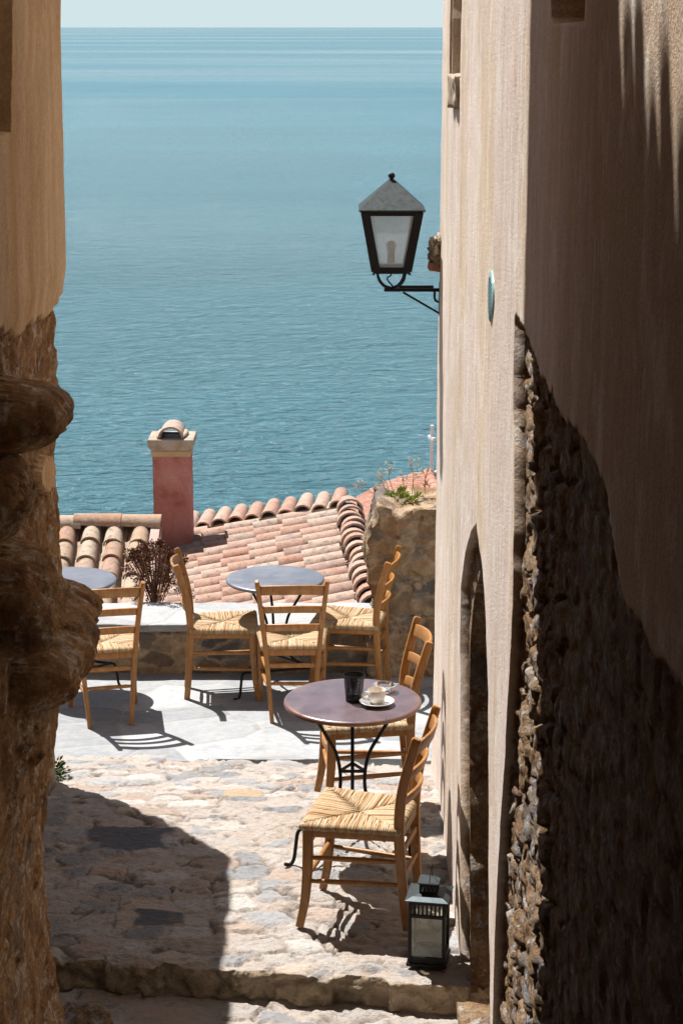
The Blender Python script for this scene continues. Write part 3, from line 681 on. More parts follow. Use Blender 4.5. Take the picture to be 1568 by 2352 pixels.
# ================================================================= LEFT HOUSE
XL, YL = -0.92, 6.60
def make_left():
    root = empty('house', (0, 0, 0), label='house at left with brown plaster above and crumbling stone below', cat='house')
    pl = [on_x(u, v, XL) for u, v in [(156, 655), (150, 672), (138, 700), (108, 722), (70, 745), (20, 775), (-60, 800), (-400, 900)]]
    py = np.array([p[0] for p in pl])[::-1]; pz = np.array([p[1] for p in pl])[::-1]
    ys = np.concatenate([np.arange(-3.0, 4.6, 0.15), np.arange(4.6, YL, 0.013), [YL]])
    zs = np.concatenate([np.arange(-0.35, 4.1, 0.0095), np.arange(4.1, 7.2, 0.1), [7.2]])
    Y, Z = np.meshgrid(ys, zs)
    lim = np.interp(Y + 0.05 * fbm(Y * 6, Z * 6, s=3), py, pz) + 0.05 * fbm(Y * 8, Z * 8, o=4, s=7)
    st = (Z < lim).astype(float)
    pa = [on_x(u, v, XL) for u, v in [(112, 1043), (128, 1050), (135, 1080), (131, 1115), (116, 1135), (104, 1120), (101, 1080)]]
    st = st * (1 - inpoly(Y + 0.02 * fbm(Y * 9, Z * 9, o=3, s=91), Z + 0.02 * fbm(Y * 9, Z * 9, o=3, s=92), pa))
    prof = np.interp(Z, [-0.3, -0.05, 0.08, 0.2, 0.35, 0.8, 1.1, 1.5, 1.9, 2.5, 2.8, 2.92, 3.7], [-0.90, -0.93, -0.955, -0.99, -1.015, -1.025, -1.0, -0.94, -0.93, -0.935, -0.925, -0.905, -0.893])
    X = prof.copy() + 0.006 * fbm(Y * 1.5, Z * 1.2, o=3, s=8)
    g = fbm(Y * 13, Z * 4.5, o=5, s=18, g=0.6); big = fbm(Y * 3.2, Z * 3.2, o=4, s=19); fine = fbm(Y * 30, Z * 18, o=4, s=20, g=0.6)
    rg = 1 - 2 * np.abs(fbm(Y * 8, Z * 5, o=4, s=29))
    sx = -0.028 + 0.03 * g + 0.045 * big + 0.016 * fine + 0.02 * rg
    q1, q2, qid = worley(Y / 0.19 + 0.25 * big, Z / 0.12 + 0.25 * g, 71)
    r1, r2_, rid = worley(Y / 0.07 + 0.3 * g, Z / 0.05 + 0.3 * fine, 72)
    facet = 0.012 * (qid - 0.5) * sstep(0.03, 0.16, q2 - q1) - 0.010 * (1 - sstep(0.0, 0.12, q2 - q1)) * sstep(-0.1, 0.3, big) + 0.006 * (rid - 0.5)
    pit = sstep(0.30, 0.52, fbm(Y * 11, Z * 8, o=4, s=83))
    sx = -0.022 + 0.012 * g + 0.018 * big + 0.009 * fine + 0.006 * rg + facet - 0.022 * pit
    X = X + (1 - st) * 0.003 * fbm(Y * 20, Z * 9, o=3, s=27)
    wz_ = Z + 0.045 * fbm(Y * 3, Z * 4, o=3, s=61) ; wy_ = Y + 0.07 * fbm(Y * 3, Z * 4, o=3, s=62)
    crag = 0.022 * fbm(Y * 13, Z * 13, o=5, s=63, g=0.65) + 0.016 * (np.round(3.0 * fbm(Y * 7, Z * 9, o=4, s=64)) / 3.0) + 0.018 * (qid - 0.5)
    for cy_, cz_, ry_, rz_, A_, tl_, pw_ in ((5.44, 2.63, 0.21, 0.10, 0.205, 0.0, .42), (5.38, 2.42, 0.18, 0.11, 0.095, 0.0, .4), (5.46, 2.12, 0.22, 0.15, 0.16, 0.1, .38),
                                             (5.82, 1.865, 0.42, 0.115, 0.215, 0.12, .5), (5.75, 1.74, 0.42, 0.20, 0.085, 0.15, .6)):
        dy_ = (wy_ - cy_) / ry_; dz_ = (wz_ - cz_ - tl_ * (Y - cy_)) / rz_
        bump_ = np.clip(1 - np.abs(dy_) ** 3 - np.abs(dz_) ** 2.2, 0, 1) ** pw_
        X = np.maximum(X, prof + A_ * bump_ * (1 + 0.10 * big) + crag * np.minimum(1, bump_ * 2) - 0.012 * (bump_ < 0.02))
    X = X + st * sx
    X = X + (st < 0.5) * (Z < 2.7) * 0.008
    rec = inpoly(Y + 0.01 * fbm(Y * 6, Z * 6, s=77), Z, [on_x(-90, -160, XL), on_x(4, -160, XL), on_x(6, 300, XL), on_x(-90, 310, XL)])
    X = X - rec * 0.10
    me = grid_mesh('wall', np.stack([X, Y, Z], -1), flip=True, attrs={'stone': st})
    link('wall', me, PLASTER_L, root, True)
    xs = np.concatenate([[0.0], np.arange(0.012, 0.2, 0.015), np.arange(0.25, 4.2, 0.3)])
    XX, ZZ = np.meshgrid(xs, zs); ce = np.interp(ZZ, zs, X[:, -1]); s2 = np.interp(ZZ, zs, st[:, -1])
    PY = YL + 0.05 * (1 - np.exp(-XX / 0.03)) + (0.03 * fbm(XX * 6, ZZ * 6, s=31) * (XX > 0)) * s2
    me = grid_mesh('end_wall', np.stack([ce - XX, PY, ZZ], -1), flip=True, attrs={'stone': s2}); link('end_wall', me, PLASTER_L, root, True)
    mb = MB(); mb.box((-3.1, 1.8, 3.3), (4.1, 9.5, 7.75)); mb.build('rear_wall', OCHRE, root)
    mb = MB(); mb.box((-2.85, 6.30, 7.60), (4.0, 1.5, 1.6), bev=0.03); mb.build('upper_storey', OCHRE, root)
    # tiled eave over the lane: barrel tiles side by side, running down to the street
    mb = MB(); k = 0
    for y in np.arange(-2.8, 5.5, 0.135):
        sl = 0.27; xe = -0.80 + 0.03 * random.uniform(-1, 1); ze = 7.18 + 0.10 * (y - 4.4) / 1.1 * (1 if y > 3.3 else 0.6) + random.uniform(-0.02, 0.02)
        r = 0.062
        for q in range(4):
            x0 = xe - q * 0.36; z0 = ze + q * 0.36 * sl + 0.01
            barrel(mb, (x0, y, z0), (-1, 0, sl), (sl, 0, 1), 0.44, r, r * 0.86, 0.014)
            if q == 0: barrel(mb, (x0 + 0.02, y + random.uniform(-.006, .006), z0 + 0.062), (-1, 0, sl), (sl, 0, 1), 0.40, r * 0.9, r * 0.8, 0.014)
    mb.build('roof', TILE, root)
    mb = MB(); mb.add([(-0.82, -3, 7.0), (-0.82, 5.56, 7.25), (-2.6, 5.56, 7.73), (-2.6, -3, 7.48), (-0.82, -3, 6.95), (-0.82, 5.56, 7.2), (-2.6, 5.56, 7.2), (-2.6, -3, 6.95)],
                      [(0, 1, 2, 3), (4, 7, 6, 5), (0, 4, 5, 1), (1, 5, 6, 2), (3, 2, 6, 7), (0, 3, 7, 4)]); mb.build('roof_deck', DARKWOOD, root)
    rock('base_stone', (-0.985, 6.80, -0.04), (0.13, 0.20, 0.14), STONE, root, 55, 5, 0.3, 2.2)

# ---------------------------------------------------------------- barrel tile
def barrel(mb, o, ax, up, L, r0, r1, th, n=7, mi=0, arc=math.pi):
    """half-round tile: mouth at o with radius r0, running along ax for L to radius r1"""
    o, ax, up = Vector(o), Vector(ax).normalized(), Vector(up); up = (up - ax * up.dot(ax)).normalized(); w = ax.cross(up)
    vs = []
    for (q, r) in ((0.0, r0), (L, r1)):
        for rr in (r, r - th):
            for i in range(n + 1):
                a = math.pi / 2 + arc / 2 - arc * i / n
                vs.append(o + ax * q + w * (rr * math.cos(a)) + up * (rr * math.sin(a) * 0.92))
    k = n + 1; fs = []
    for i in range(n):
        fs.append((i, i + 1, 2 * k + i + 1, 2 * k + i))
        fs.append((k + i + 1, k + i, 3 * k + i, 3 * k + i + 1))
        fs.append((i + 1, i, k + i, k + i + 1)); fs.append((2 * k + i, 2 * k + i + 1, 3 * k + i + 1, 3 * k + i))
    fs += [(0, 2 * k, 3 * k, k), (n, k + n, 3 * k + n, 2 * k + n)]
    mb.add(vs, fs, mi)
make_left()

# unseen lane end and cover, added to keep sky light off the walls
mb = MB(); mb.box((-0.2, -3.2, 3.2), (1.6, 0.4, 7.6), bev=0.03); mb.box((-0.2, 0.15, 6.35), (1.42, 6.3, 0.35), bev=0.03)
tag(mb.build('sky_blocker', OCHRE), 'unseen sky cover and end wall added behind the viewpoint', 'sky_blocker')
# low side wall further down the lane (its shadow lies across the cobbles)
def cw(V):
    t = sstep(9.2, 9.66, V[:, 1]) * (V[:, 2] > 1.0); V[:, 2] -= t * 0.06; return V
o = rough_box('courtyard_wall', (-1.95, 6.62, -0.4), (-1.46, 9.66, 2.87), 0.05, 0.035, 4, RUBBLE, None, cw, 3)
tag(o, 'rubble side wall behind the crumbling corner at the left of the lane', 'wall')

mb = MB(); mb.box((-5.2, 7.95, 3.4), (3.6, 2.7, 7.6), bev=0.03)  # unseen block, added to screen sky light from the lane
hb = empty('house', (-5.2, 7.95, -0.4), label='unseen ochre sky blocker added behind the rubble side wall', cat='house')
o = mb.build('wall', OCHRE, hb); o.location = (5.2, -7.95, 0.4)
mb = MB(); mb.box((0, 0, 7.72), (3.9, 3.0, 0.14), bev=0.02); mb.build('roof', TILE_RED, hb)

# ================================================================= PARAPET + BROKEN WALL
root = empty('parapet', (-1.5, 12.1, -0.25), label='low stone parapet with pale slab top along the terrace edge', cat='parapet')
mb_off = (1.5, -12.1, 0.25)
def pp(V): return V
o = rough_box('body', (-3.0 + 0, -0.19, -0.12), (1.72, 0.24, 0.285), 0.035, 0.035, 6, RUBBLE, root, None, 6)
def mk_coping():
    xs = np.arange(-3.0, 1.72, 0.02); f = -0.215 + 0.018 * fbm(xs * 5, xs * 0, o=4, s=4) + 0.012 * (2 * _h(np.floor(xs / 0.31), xs * 0, xs * 0, 3) - 1)
    bk = 0.27 + 0.02 * fbm(xs * 4, xs * 0, o=4, s=14)
    V = []; rows = [(0, -0.045), (0, -0.004), (0.012, 0.0)] + [(q, 0.0) for q in np.linspace(0.05, 0.95, 16)] + [(0.99, 0.0), (1.0, -0.05)]
    P = np.zeros((len(rows), len(xs), 3))
    for i, (q, dz) in enumerate(rows):
        P[i, :, 0] = xs; P[i, :, 1] = f + (bk - f) * q; P[i, :, 2] = 0.335 + dz + 0.008 * fbm(xs * 3, xs * 0 + q * 2, o=4, s=8)
    link('coping', grid_mesh('coping', P), COPING, root, True)
mk_coping()
def bw(V):
    x, z = V[:, 0], V[:, 2]
    top = 0.84 + 0.05 * fbm(x * 5, x * 0, s=6) + 0.06 * sstep(0.45, 0.9, x) - 0.04 * np.exp(-((x - 0.36) / 0.10) ** 2)
    V[:, 2] = np.where(z > 0.2, 0.2 + (z - 0.2) * (top - 0.2) / 0.62, z)
    k_ = fbm(V[:, 0] * 15, V[:, 1] * 15, V[:, 2] * 19, 5, 70, 0.7); k_ = np.round(k_ * 3.5) / 3.5 * 0.7 + 0.3 * k_; V = V + (0.045 * k_)[:, None] * np.array([0.5, 1.0, 0.4]); x = V[:, 0]
    lw = 0.035 * np.sin(V[:, 2] * 9) * np.exp(-(x - 0.18) / 0.15); V[:, 0] = x + lw
    return V
o = rough_box('ruined_wall', (0.185, 11.83, -0.45), (1.7, 12.45, 0.82), 0.022, 0.055, 6, RUBBLE, None, bw, 17)
tag(o, 'broken stub of old stone wall with weeds on top, beside the tiled roof', 'wall')

# ================================================================= TILED HOUSES BELOW
def roof_left():
    root = empty('house', (-3.4, 16.5, -3), label='house below terrace with coarse pale tiles in upright columns, left of the chimney', cat='house')
    loc = Vector(root.location)
    sl = math.tan(R(21)); ridge = Vector((0, 16.45, -0.435)); mb = MB(); pitch = 0.203; xr = -1.62
    down = Vector((0, -1, -sl)).normalized(); up = Vector((0, -sl, 1)).normalized()
    for c in range(15):
        x = xr - 0.075 - c * pitch
        for i in range(7):
            s0 = 0.20 + i * 0.245 + random.uniform(-0.02, 0.02)
            p = ridge + down * (s0 + 0.10) + up * (0.015 + 0.012) + Vector((x + random.uniform(-0.008, 0.008), 0, 0))
            a = random.uniform(-0.02, 0.02)
            barrel(mb, p - loc, -down + Vector((a, 0, -0.05)), up, 0.33, 0.082, 0.066, 0.016, 8)
        for i in range(7):
            s0 = 0.16 + i * 0.245 + random.uniform(-0.02, 0.02)
            p = ridge + down * (s0 + 0.14) + up * 0.035 + Vector((x + pitch / 2, 0, 0))
            barrel(mb, p - loc, -down + Vector((0, 0, 0.04)), -up, 0.33, 0.07, 0.08, 0.014, 6)
    for i in range(9):                                                    # ridge tiles
        x0 = xr + 0.10 - i * 0.335
        barrel(mb, Vector((x0, 16.42, -0.41 + 0.012 * (i % 2) - 0.004 * i)) - loc, (-1, 0, 0.035), (0, 0, 1), 0.40, 0.10, 0.085, 0.018, 8)
    mb.build('roof', TILE_PALE, root, True, 40)
    mb = MB(); n = len
    a, b_ = ridge + Vector((xr + 0.10, 0, 0.0)), ridge + down * 2.0
    mb.add([Vector(v) - loc for v in [(xr + .06, 16.45, -0.45), (-5, 16.45, -0.45), (-5, 14.5, -0.45 - 1.95 * sl), (xr + .06, 14.5, -0.45 - 1.95 * sl), (xr + .06, 18.4, -1.2), (-5, 18.4, -1.2)]], [(0, 1, 2, 3), (0, 4, 5, 1)])
    mb.build('roof_deck', DARKWOOD, root)
    # upstand along the right verge
    vs = []
    for x in (xr + 0.02, xr + 0.095):
        for y, dz in ((16.5, 0.055), (14.5, 0.055), (14.5, -1.2), (16.5, -1.2)):
            vs.append(Vector((x, y, -0.42 - (16.45 - y) * sl + dz)) - loc)
    mb = MB(); mb.add(vs, [(0, 1, 2, 3), (7, 6, 5, 4), (0, 4, 5, 1), (1, 5, 6, 2), (2, 6, 7, 3), (3, 7, 4, 0)]); mb.build('verge_upstand', PINKRENDER, root)
    mb = MB(); mb.box(Vector((-3.35, 16.45, -3.2)) - loc, (3.4, 3.7, 3.6)); mb.build('wall', OCHRE, root)
roof_left()
def roof_mid():
    root = empty('house', (-0.6, 15.3, -3), label='house below terrace with terracotta tiles in slanting rows, right of chimney', cat='house')
    loc = Vector(root.location)
    slope = 0.28; rd = Vector((0.055, -1, 0)).normalized()               # ridge runs towards the terrace
    far = Vector((0.06, 16.72, -0.38)); axd = Vector((-1, -0.055, -slope)).normalized()   # down the tiles
    up = Vector((-slope, 0, 1)).normalized(); mb = MB()
    nrow = 13; pitch = 0.232
    for rix in range(-8, nrow):
        base = far + rd * (rix * pitch); ro = random.uniform(-0.05, 0.05)
        for k in range(9):
            s0 = 0.16 + k * 0.228 + random.uniform(-0.016, 0.016) + ro
            p = base + axd * (s0 + 0.23) + up * 0.012
            # skewed far edge: rows beyond the ridge end start further down the slope
            lim = 16.72 + 0.52 * (far.x - p.x)
            if p.y > lim - 0.10 or rix < 0 and p.y > lim - 0.1: continue
            if p.x < -1.62: continue
            j = random.uniform(-0.008, 0.008); a = random.uniform(-0.02, 0.02)
            barrel(mb, p + rd * j + up * random.uniform(-0.004, 0.006) - loc, -axd + rd * a + up * -0.055, up, 0.31, 0.096 + random.uniform(-0.007, 0.004), 0.078, 0.016, 8)
            q = base + rd * (pitch / 2) + axd * (s0 + 0.2) + up * 0.03
            barrel(mb, q - loc, -axd, -up, 0.32, 0.09, 0.10, 0.014, 5)
    for i in range(15):                                                  # ridge caps stepping towards the terrace
        p = far + rd * (i * 0.205 + 0.05) + Vector((random.uniform(-0.018, 0.018), 0, 0.052 + random.uniform(-0.014, 0.014)))
        barrel(mb, p + rd * 0.12 - loc, -rd + Vector((0, 0, -0.10)), (0, 0, 1), 0.34, 0.115, 0.098, 0.018, 9)
    for i in range(13):                                                  # row of short tiles along the far edge
        t = i * 0.150
        p = Vector((far.x - 0.10 - t, 16.78 + 0.52 * (t + 0.1), far.z - slope * (t + 0.1) + 0.062 + random.uniform(-0.008, 0.008)))
        barrel(mb, p + Vector((0, -0.06, 0)) - loc, (0.1, 1, 0.08), (-0.2, 0, 1), 0.4, 0.074 + random.uniform(-0.006, 0.006), 0.064, 0.016, 8)
    mb.build('roof', TILE, root, True, 40)
    def P(x, y, dz=0): return Vector((x, y, far.z + slope * (x - far.x) - 0.03 + dz)) - loc
    mb = MB(); mb.add([P(0.06, 16.75), P(-1.75, 17.75), P(-1.75, 13.72), P(0.26, 13.72)], [(0, 1, 2, 3)])
    mb.build('roof_deck', PINKRENDER, root)
    vs = [P(0.0, 16.76, 0.10), P(-1.72, 17.65, 0.10), P(-1.72, 17.65, -0.3), P(0.0, 16.76, -0.3), P(0.0, 17.0, 0.10), P(-1.72, 17.9, 0.10), P(-1.72, 17.9, -0.3), P(0, 17.0, -0.3)]
    mb = MB(); mb.add(vs, [(0, 1, 2, 3), (4, 7, 6, 5), (0, 4, 5, 1), (3, 2, 6, 7)]); mb.build('mortar_bed', CAPSTONE, root)
    # other slope, gable and walls
    mb = MB(); mb.add([P(0.06, 16.75, 0.02), Vector((0.20, 13.72, far.z)) - loc, Vector((1.6, 13.72, far.z - 0.42)) - loc, Vector((1.5, 17.0, far.z - 0.42)) - loc], [(0, 1, 2, 3)]); mb.build('rear_slope', TILE_RED, root)
    mb = MB(); mb.add([Vector(v) - loc for v in [(-1.7, 13.80, -1.05), (0.22, 13.80, -0.42), (1.6, 13.80, -0.82), (1.6, 13.80, -4), (-1.7, 13.80, -4)]], [(0, 1, 2, 3, 4)])
    mb.add([Vector(v) - loc for v in [(-1.7, 13.80, -1.05), (-1.7, 18.1, -1.05), (-1.7, 18.1, -4), (-1.7, 13.80, -4)]], [(0, 1, 2, 3)]); mb.build('wall', REDRENDER, root)
    # chimney with moulded cap and a tile hood
    cx, cy, K, Z0 = -1.462, 17.0, 1.065, 0.25; L_ = lambda z: Z0 + (z - 0.44) * K; mb = MB(); mb.box(Vector((cx, cy, L_(-0.35))) - loc, (0.322, 0.322, 1.49), bev=0.008); ch = mb.build('chimney', REDRENDER, root)
    mb = MB(); mb.box(Vector((cx, cy, L_(0.315))) - loc, (0.339, 0.339, 0.053), bev=0.006); mb.build('collar', OCHRE, ch)
    mb = MB()
    pr = [(0.159, 0.341), (0.164, 0.356), (0.182, 0.378), (0.184, 0.382), (0.184, 0.430), (0.179, 0.436), (0.10, 0.44)]
    vs = []; fs = []
    for r, z in pr:
        for sx, sy in ((-1, -1), (1, -1), (1, 1), (-1, 1)): vs.append(Vector((cx + sx * r * K, cy + sy * r * K, L_(z))) - loc)
    for i in range(len(pr) - 1):
        for k in range(4): fs.append((i * 4 + k, i * 4 + (k + 1) % 4, i * 4 + 4 + (k + 1) % 4, i * 4 + 4 + k))
    mb.add(vs, fs); mb.build('cap', CAPSTONE, ch)
    mb = MB(); mb.box(Vector((cx, cy, L_(0.42))) - loc, (0.2, 0.2, 0.03)); mb.build('flue', IRON, ch)
    mb = MB(); barrel(mb, Vector((cx, cy - 0.17, L_(0.444))) - loc, (0, 1, 0), (0, 0, 1), 0.34, 0.109, 0.105, 0.019, 14)
    o2 = mb.build('hood_tile', TILE, ch, True, 40); o2.scale = (1, 1, 1)
    for sx in (-1, 1):
        rock('mortar', (cx + sx * 0.105 - loc.x, cy - loc.y, L_(0.452) - loc.z), (0.026, 0.15, 0.02), CAPSTONE, ch, 4 + sx, 3, 0.3)
roof_mid()
def chapel():
    ax_, ay, az = 1.97, 43.9, -6.16
    root = empty('chapel', (ax_, ay, -12), label='distant chapel under a hipped red tile roof with white cross', cat='chapel'); loc = Vector(root.location)
    mb = MB(); sl = 0.42; apex = Vector((ax_, ay, az)); down = Vector((-1, -0.10, -sl)).normalized(); up = Vector((-sl, 0, 1)).normalized()
    def cz(q): return -0.10 * q - 0.17 * q * q
    for r in range(0, 20):
        y = ay + 0.25 - r * 0.175
        for k in range(8):
            q = 0.10 + 0.30 * (k + 1) + max(0, r - 2) * 0.02 + 0.03 * (r % 2)
            g = (cz(q) - cz(q - 0.3)) / 0.3
            p = Vector((ax_ - q, y - 0.03 * q, az + cz(q) + 0.05))
            barrel(mb, p - loc, Vector((1, 0.03, -g - 0.05)), Vector((g, 0, 1)), 0.36, 0.082, 0.066, 0.02, 5)
    for i in range(9):
        p = apex + Vector((0.035 * i, -0.34 * i - 0.3, -0.02 * i + 0.05))
        barrel(mb, p - loc, (-0.1, 1, 0.08), (0, 0, 1), 0.44, 0.13, 0.11, 0.02, 6)
    mb.build('roof', TILE_RED, root, True, 40)
    mb = MB(); A = apex - loc + Vector((0, 0, -0.03))
    for k in range(8):
        q0, q1 = k * 0.32, k * 0.32 + 0.32
        mb.add([A + Vector((-q0, 0.3, cz(q0))), A + Vector((-q1, 0.3, cz(q1))), A + Vector((-q1, -3.3, cz(q1))), A + Vector((-q0, -3.3, cz(q0)))], [(0, 1, 2, 3)])
    mb.add([A + Vector((0, .3, 0)), A + Vector((0, -3.3, 0)), A + Vector((3, -3.3, -1.2)), A + Vector((3, .3, -1.2))], [(0, 1, 2, 3)])
    mb.build('roof_deck', TILE_RED, root)
    mb = MB(); mb.box(Vector((ax_ + .2, ay - 1.4, -10)) - loc, (4.6, 3.2, 4.2)); mb.build('wall', WHITE, root)
    c = MB(); c.box((0.05, 0.05, 0.62 + az + 12), (0.07, 0.07, 1.15), bev=0.008); c.box((0.05, 0.05, 0.90 + az + 12), (0.07, 0.34, 0.075), Matrix.Rotation(R(18), 3, 'Z'), bev=0.008)
    c.lathe([(0.0, 0.10), (0.12, 0.06), (0.2, -0.06), (0.24, -0.2)], 16, (0.05, 0.05, az + 12 + 0.05)); c.build('cross', WHITE, root)
    rock('finial_stone', (0.45, 0.1, az + 12 + 0.28), (0.17, 0.17, 0.13), WHITE, root, 3, 4, 0.25)
    rock('finial_stone', (0.42, 0.1, az + 12 + 0.05), (0.30, 0.3, 0.13), PINKRENDER, root, 5, 4, 0.2)
chapel()

# ================================================================= HILLSIDE + SEA
mb = MB(); ys = [12.5, 14, 20, 40, 70, 120]; zs = [-2.2, -3.4, -5.2, -13.5, -26, -36]; vs = []
for y, z in zip(ys, zs):
    for x in np.linspace(-60, 60, 25): vs.append((x, y, z + 0.4 * math.sin(x * 1.3 + y)))
mb.add(vs, [(i * 25 + j, i * 25 + j + 1, (i + 1) * 25 + j + 1, (i + 1) * 25 + j) for i in range(5) for j in range(24)])
tag(mb.build('hillside', HILL, None, True), kind='structure')
SZ = -32.0
mb = MB(); W = 90000
mb.add([(-W, 60, SZ), (W, 60, SZ), (W, 2 * W, SZ), (-W, 2 * W, SZ)], [(0, 1, 2, 3)])
tag(mb.build('sea', SEA), kind='structure')

# ================================================================= CHAIR
def make_chair():
    root = empty('chair', (0, 0, 0), cat='chair', group='wooden rush seated chairs on the terrace')
    def post(s):
        return spline([(s * .122, -.222, 0), (s * .136, -.206, .18), (s * .157, -.192, .44), (s * .178, -.210, .64), (s * .204, -.270, .87)], 7)
    def at(s, z):
        P = post(s)
        for a, b in zip(P, P[1:]):
            if a.z <= z <= b.z: return a.lerp(b, (z - a.z) / (b.z - a.z))
        return P[-1]
    for s in (-1, 1):
        P = post(s); n = len(P); P = P + [P[-1] + Vector((s * .001, -.003, .008))]
        mb = MB(); sc_ = [0.84 + 0.16 * min(1, p.z / 0.35) if p.z < .45 else 1.0 - 0.10 * max(0, (p.z - .6) / .27) for p in P]; sc_[-1] *= 0.72
        mb.sweep(P, rrect(0.029, 0.042, .006), up=(0, 1, 0), scale=sc_); mb.build('rear_leg', WOOD, root, True, 50)
        Q = spline([(s * .196, .222, 0), (s * .190, .200, .12), (s * .190, .188, .28), (s * .190, .186, .455)], 5)
        Q = Q + [Q[-1] + Vector((0, 0, .007))]; sq = [0.80 + 0.2 * min(1, p.z / .3) for p in Q]; sq[-1] *= 0.75
        mb = MB(); mb.sweep(Q, rrect(0.036, 0.041, .007), up=(0, 1, 0), scale=sq); mb.build('front_leg', WOOD, root, True, 50)
    for zc, h in ((.815, .062), (.690, .046), (.575, .046)):
        a, b = at(-1, zc), at(1, zc); mb = MB(); pts = []
        pts_up = []
        for i in range(13):
            t = i / 12; p = a.lerp(b, t); k = 4 * t * (1 - t); pts.append(p + Vector((0, -0.045 * k + 0.004, 0.014 * k)))
        mb.sweep(pts, rrect(0.015, h, .005), up=(0, -0.28, 1)); mb.build('back_slat', WOOD, root, True, 50)
    def bar(p, q, w, h, name, rnd=False):
        mb = MB()
        if rnd: mb.tube([Vector(p).lerp(Vector(q), t) for t in (0, .1, .5, .9, 1)], w, 10, scale=[.8, .95, 1.15, .95, .8])
        else: mb.sweep([p, Vector(p).lerp(Vector(q), .5), q], rrect(w, h, .004))
        return mb.build(name, WOOD, root, True, 50)
    for s in (-1, 1):
        bar((s * .157, -.178, .425), (s * .188, .172, .425), .022, .040, 'seat_rail')
        bar((s * .147, -.186, .310), (s * .188, .178, .310), .0105, 0, 'stretcher', True)
        bar((s * .139, -.192, .205), (s * .188, .186, .205), .0105, 0, 'stretcher', True)
    bar((-.15, -.192, .425), (.15, -.192, .425), .022, .04, 'seat_rail'); bar((-.176, .186, .425), (.176, .186, .425), .022, .04, 'seat_rail')
    bar((-.142, -.199, .345), (.142, -.199, .345), .015, .028, 'stretcher'); bar((-.132, -.205, .235), (.132, -.205, .235), .0105, 0, 'stretcher', True)
    mb = MB(); mb.sweep([(-.18 + .36 * t, .186 + .022 * 4 * t * (1 - t), .335 + .006 * 4 * t * (1 - t)) for t in [i / 8 for i in range(9)]], rrect(.014, .034, .004)); mb.build('stretcher', WOOD, root, True, 50)
    bar((-.18, .19, .225), (.18, .19, .225), .0105, 0, 'stretcher', True)
    # rush seat: cords wrapped over each rail, meeting along the diagonals
    mb = MB(); rg = random.Random(4)
    C = Vector((0, .004)); cor = [Vector((-.212, .212)), Vector((.212, .212)), Vector((.178, -.196)), Vector((-.178, -.196))]
    for e in range(4):
        P, Q = cor[e], cor[(e + 1) % 4]; d = (Q - P); L = d.length; d /= L; nrm = Vector((d.y, -d.x))
        if nrm.dot(C - P) < 0: nrm = -nrm
        h = (C - P).dot(nrm); ap = (C - P).dot(d); n = int(L / .0088)
        for i in range(n):
            t = (i + .5) / n * L; dep = h * (t / ap if t < ap else (L - t) / (L - ap)); dep = max(dep, .004)
            E = P + d * t; pts = []; j = rg.uniform(-.0012, .0012); hz = rg.uniform(-.0018, .0018)
            def q(u, z, lat=0.0):
                w = E + nrm * u + d * (j + lat); return Vector((w.x, w.y, z + hz))
            pull = (0.5 - t / L) * -0.0
            pts = [q(min(.03, dep), .438), q(.004, .440), q(-.0045, .449), q(-.002, .460), q(.010, .4665)]
            for f in (.35, .7, 1.0):
                if dep * f > .014: pts.append(q(dep * f, .4665 - .013 * sstep(0, 1, f * dep / h) * 1.0, rg.uniform(-.0022, .0022) + 0.010 * (f * dep / h) * (1 if t < ap else -1) * 0.35))
            mb.tube(pts, .0049 + rg.uniform(-.0006, .0008), 5, up=(d.x, d.y, 0.01))
    mb.add([(-.20, .20, .447), (.20, .20, .447), (.166, -.184, .447), (-.166, -.184, .447)], [(0, 1, 2, 3)])
    mb.build('seat', RUSH, root, True)
    return root
chair0 = make_chair()
# ================================================================= TABLE
def make_table():
    root = empty('table', (0, 0, 0), cat='table', group='round metal cafe tables'); Hh = 0.735; Rr = 0.31
    mb = MB(); mb.lathe([(0, Hh), (Rr - .016, Hh), (Rr - .006, Hh - .002), (Rr - .001, Hh - .008), (Rr, Hh - .014), (Rr - .003, Hh - .021), (Rr - .010, Hh - .024), (Rr - .02, Hh - .02), (Rr - .022, Hh - .008), (0, Hh - .008)], 72)
    mb.build('tabletop', TABLETOP, root, True, 40)
    prof = [(.205, .726), (.19, .68), (.135, .585), (.088, .50), (.066, .41), (.066, .32), (.095, .235), (.165, .185), (.262, .168), (.285, .15), (.295, .09), (.305, .03), (.325, .009), (.352, .016)]
    az = [R(210), R(330), R(90)]
    for a in az:
        mb = MB(); mb.tube(spline([(r * math.cos(a), r * math.sin(a), z) for r, z in prof], 5), .0085, 8, up=(-math.sin(a), math.cos(a), 0)); mb.build('leg', IRON, root, True)
    for z, r, t in ((.405, .068, .006), (.168, .262, .007)):
        mb = MB()
        for i in range(3):
            a, b_ = az[i], az[(i + 1) % 3]
            mb.box(((math.cos(a) + math.cos(b_)) * r / 2, (math.sin(a) + math.sin(b_)) * r / 2, z), (1.73 * r, t, .014), Matrix.Rotation(math.atan2(math.sin(b_) - math.sin(a), math.cos(b_) - math.cos(a)), 3, 'Z'))
        mb.build('brace', IRON, root)
    mb = MB()
    for i in range(3): mb.box((.10 * math.cos(az[i]), .10 * math.sin(az[i]), .720), (.2, .02, .006), Matrix.Rotation(az[i], 3, 'Z'))
    mb.build('support', IRON, root)
    return root
table0 = make_table()
index_kids()
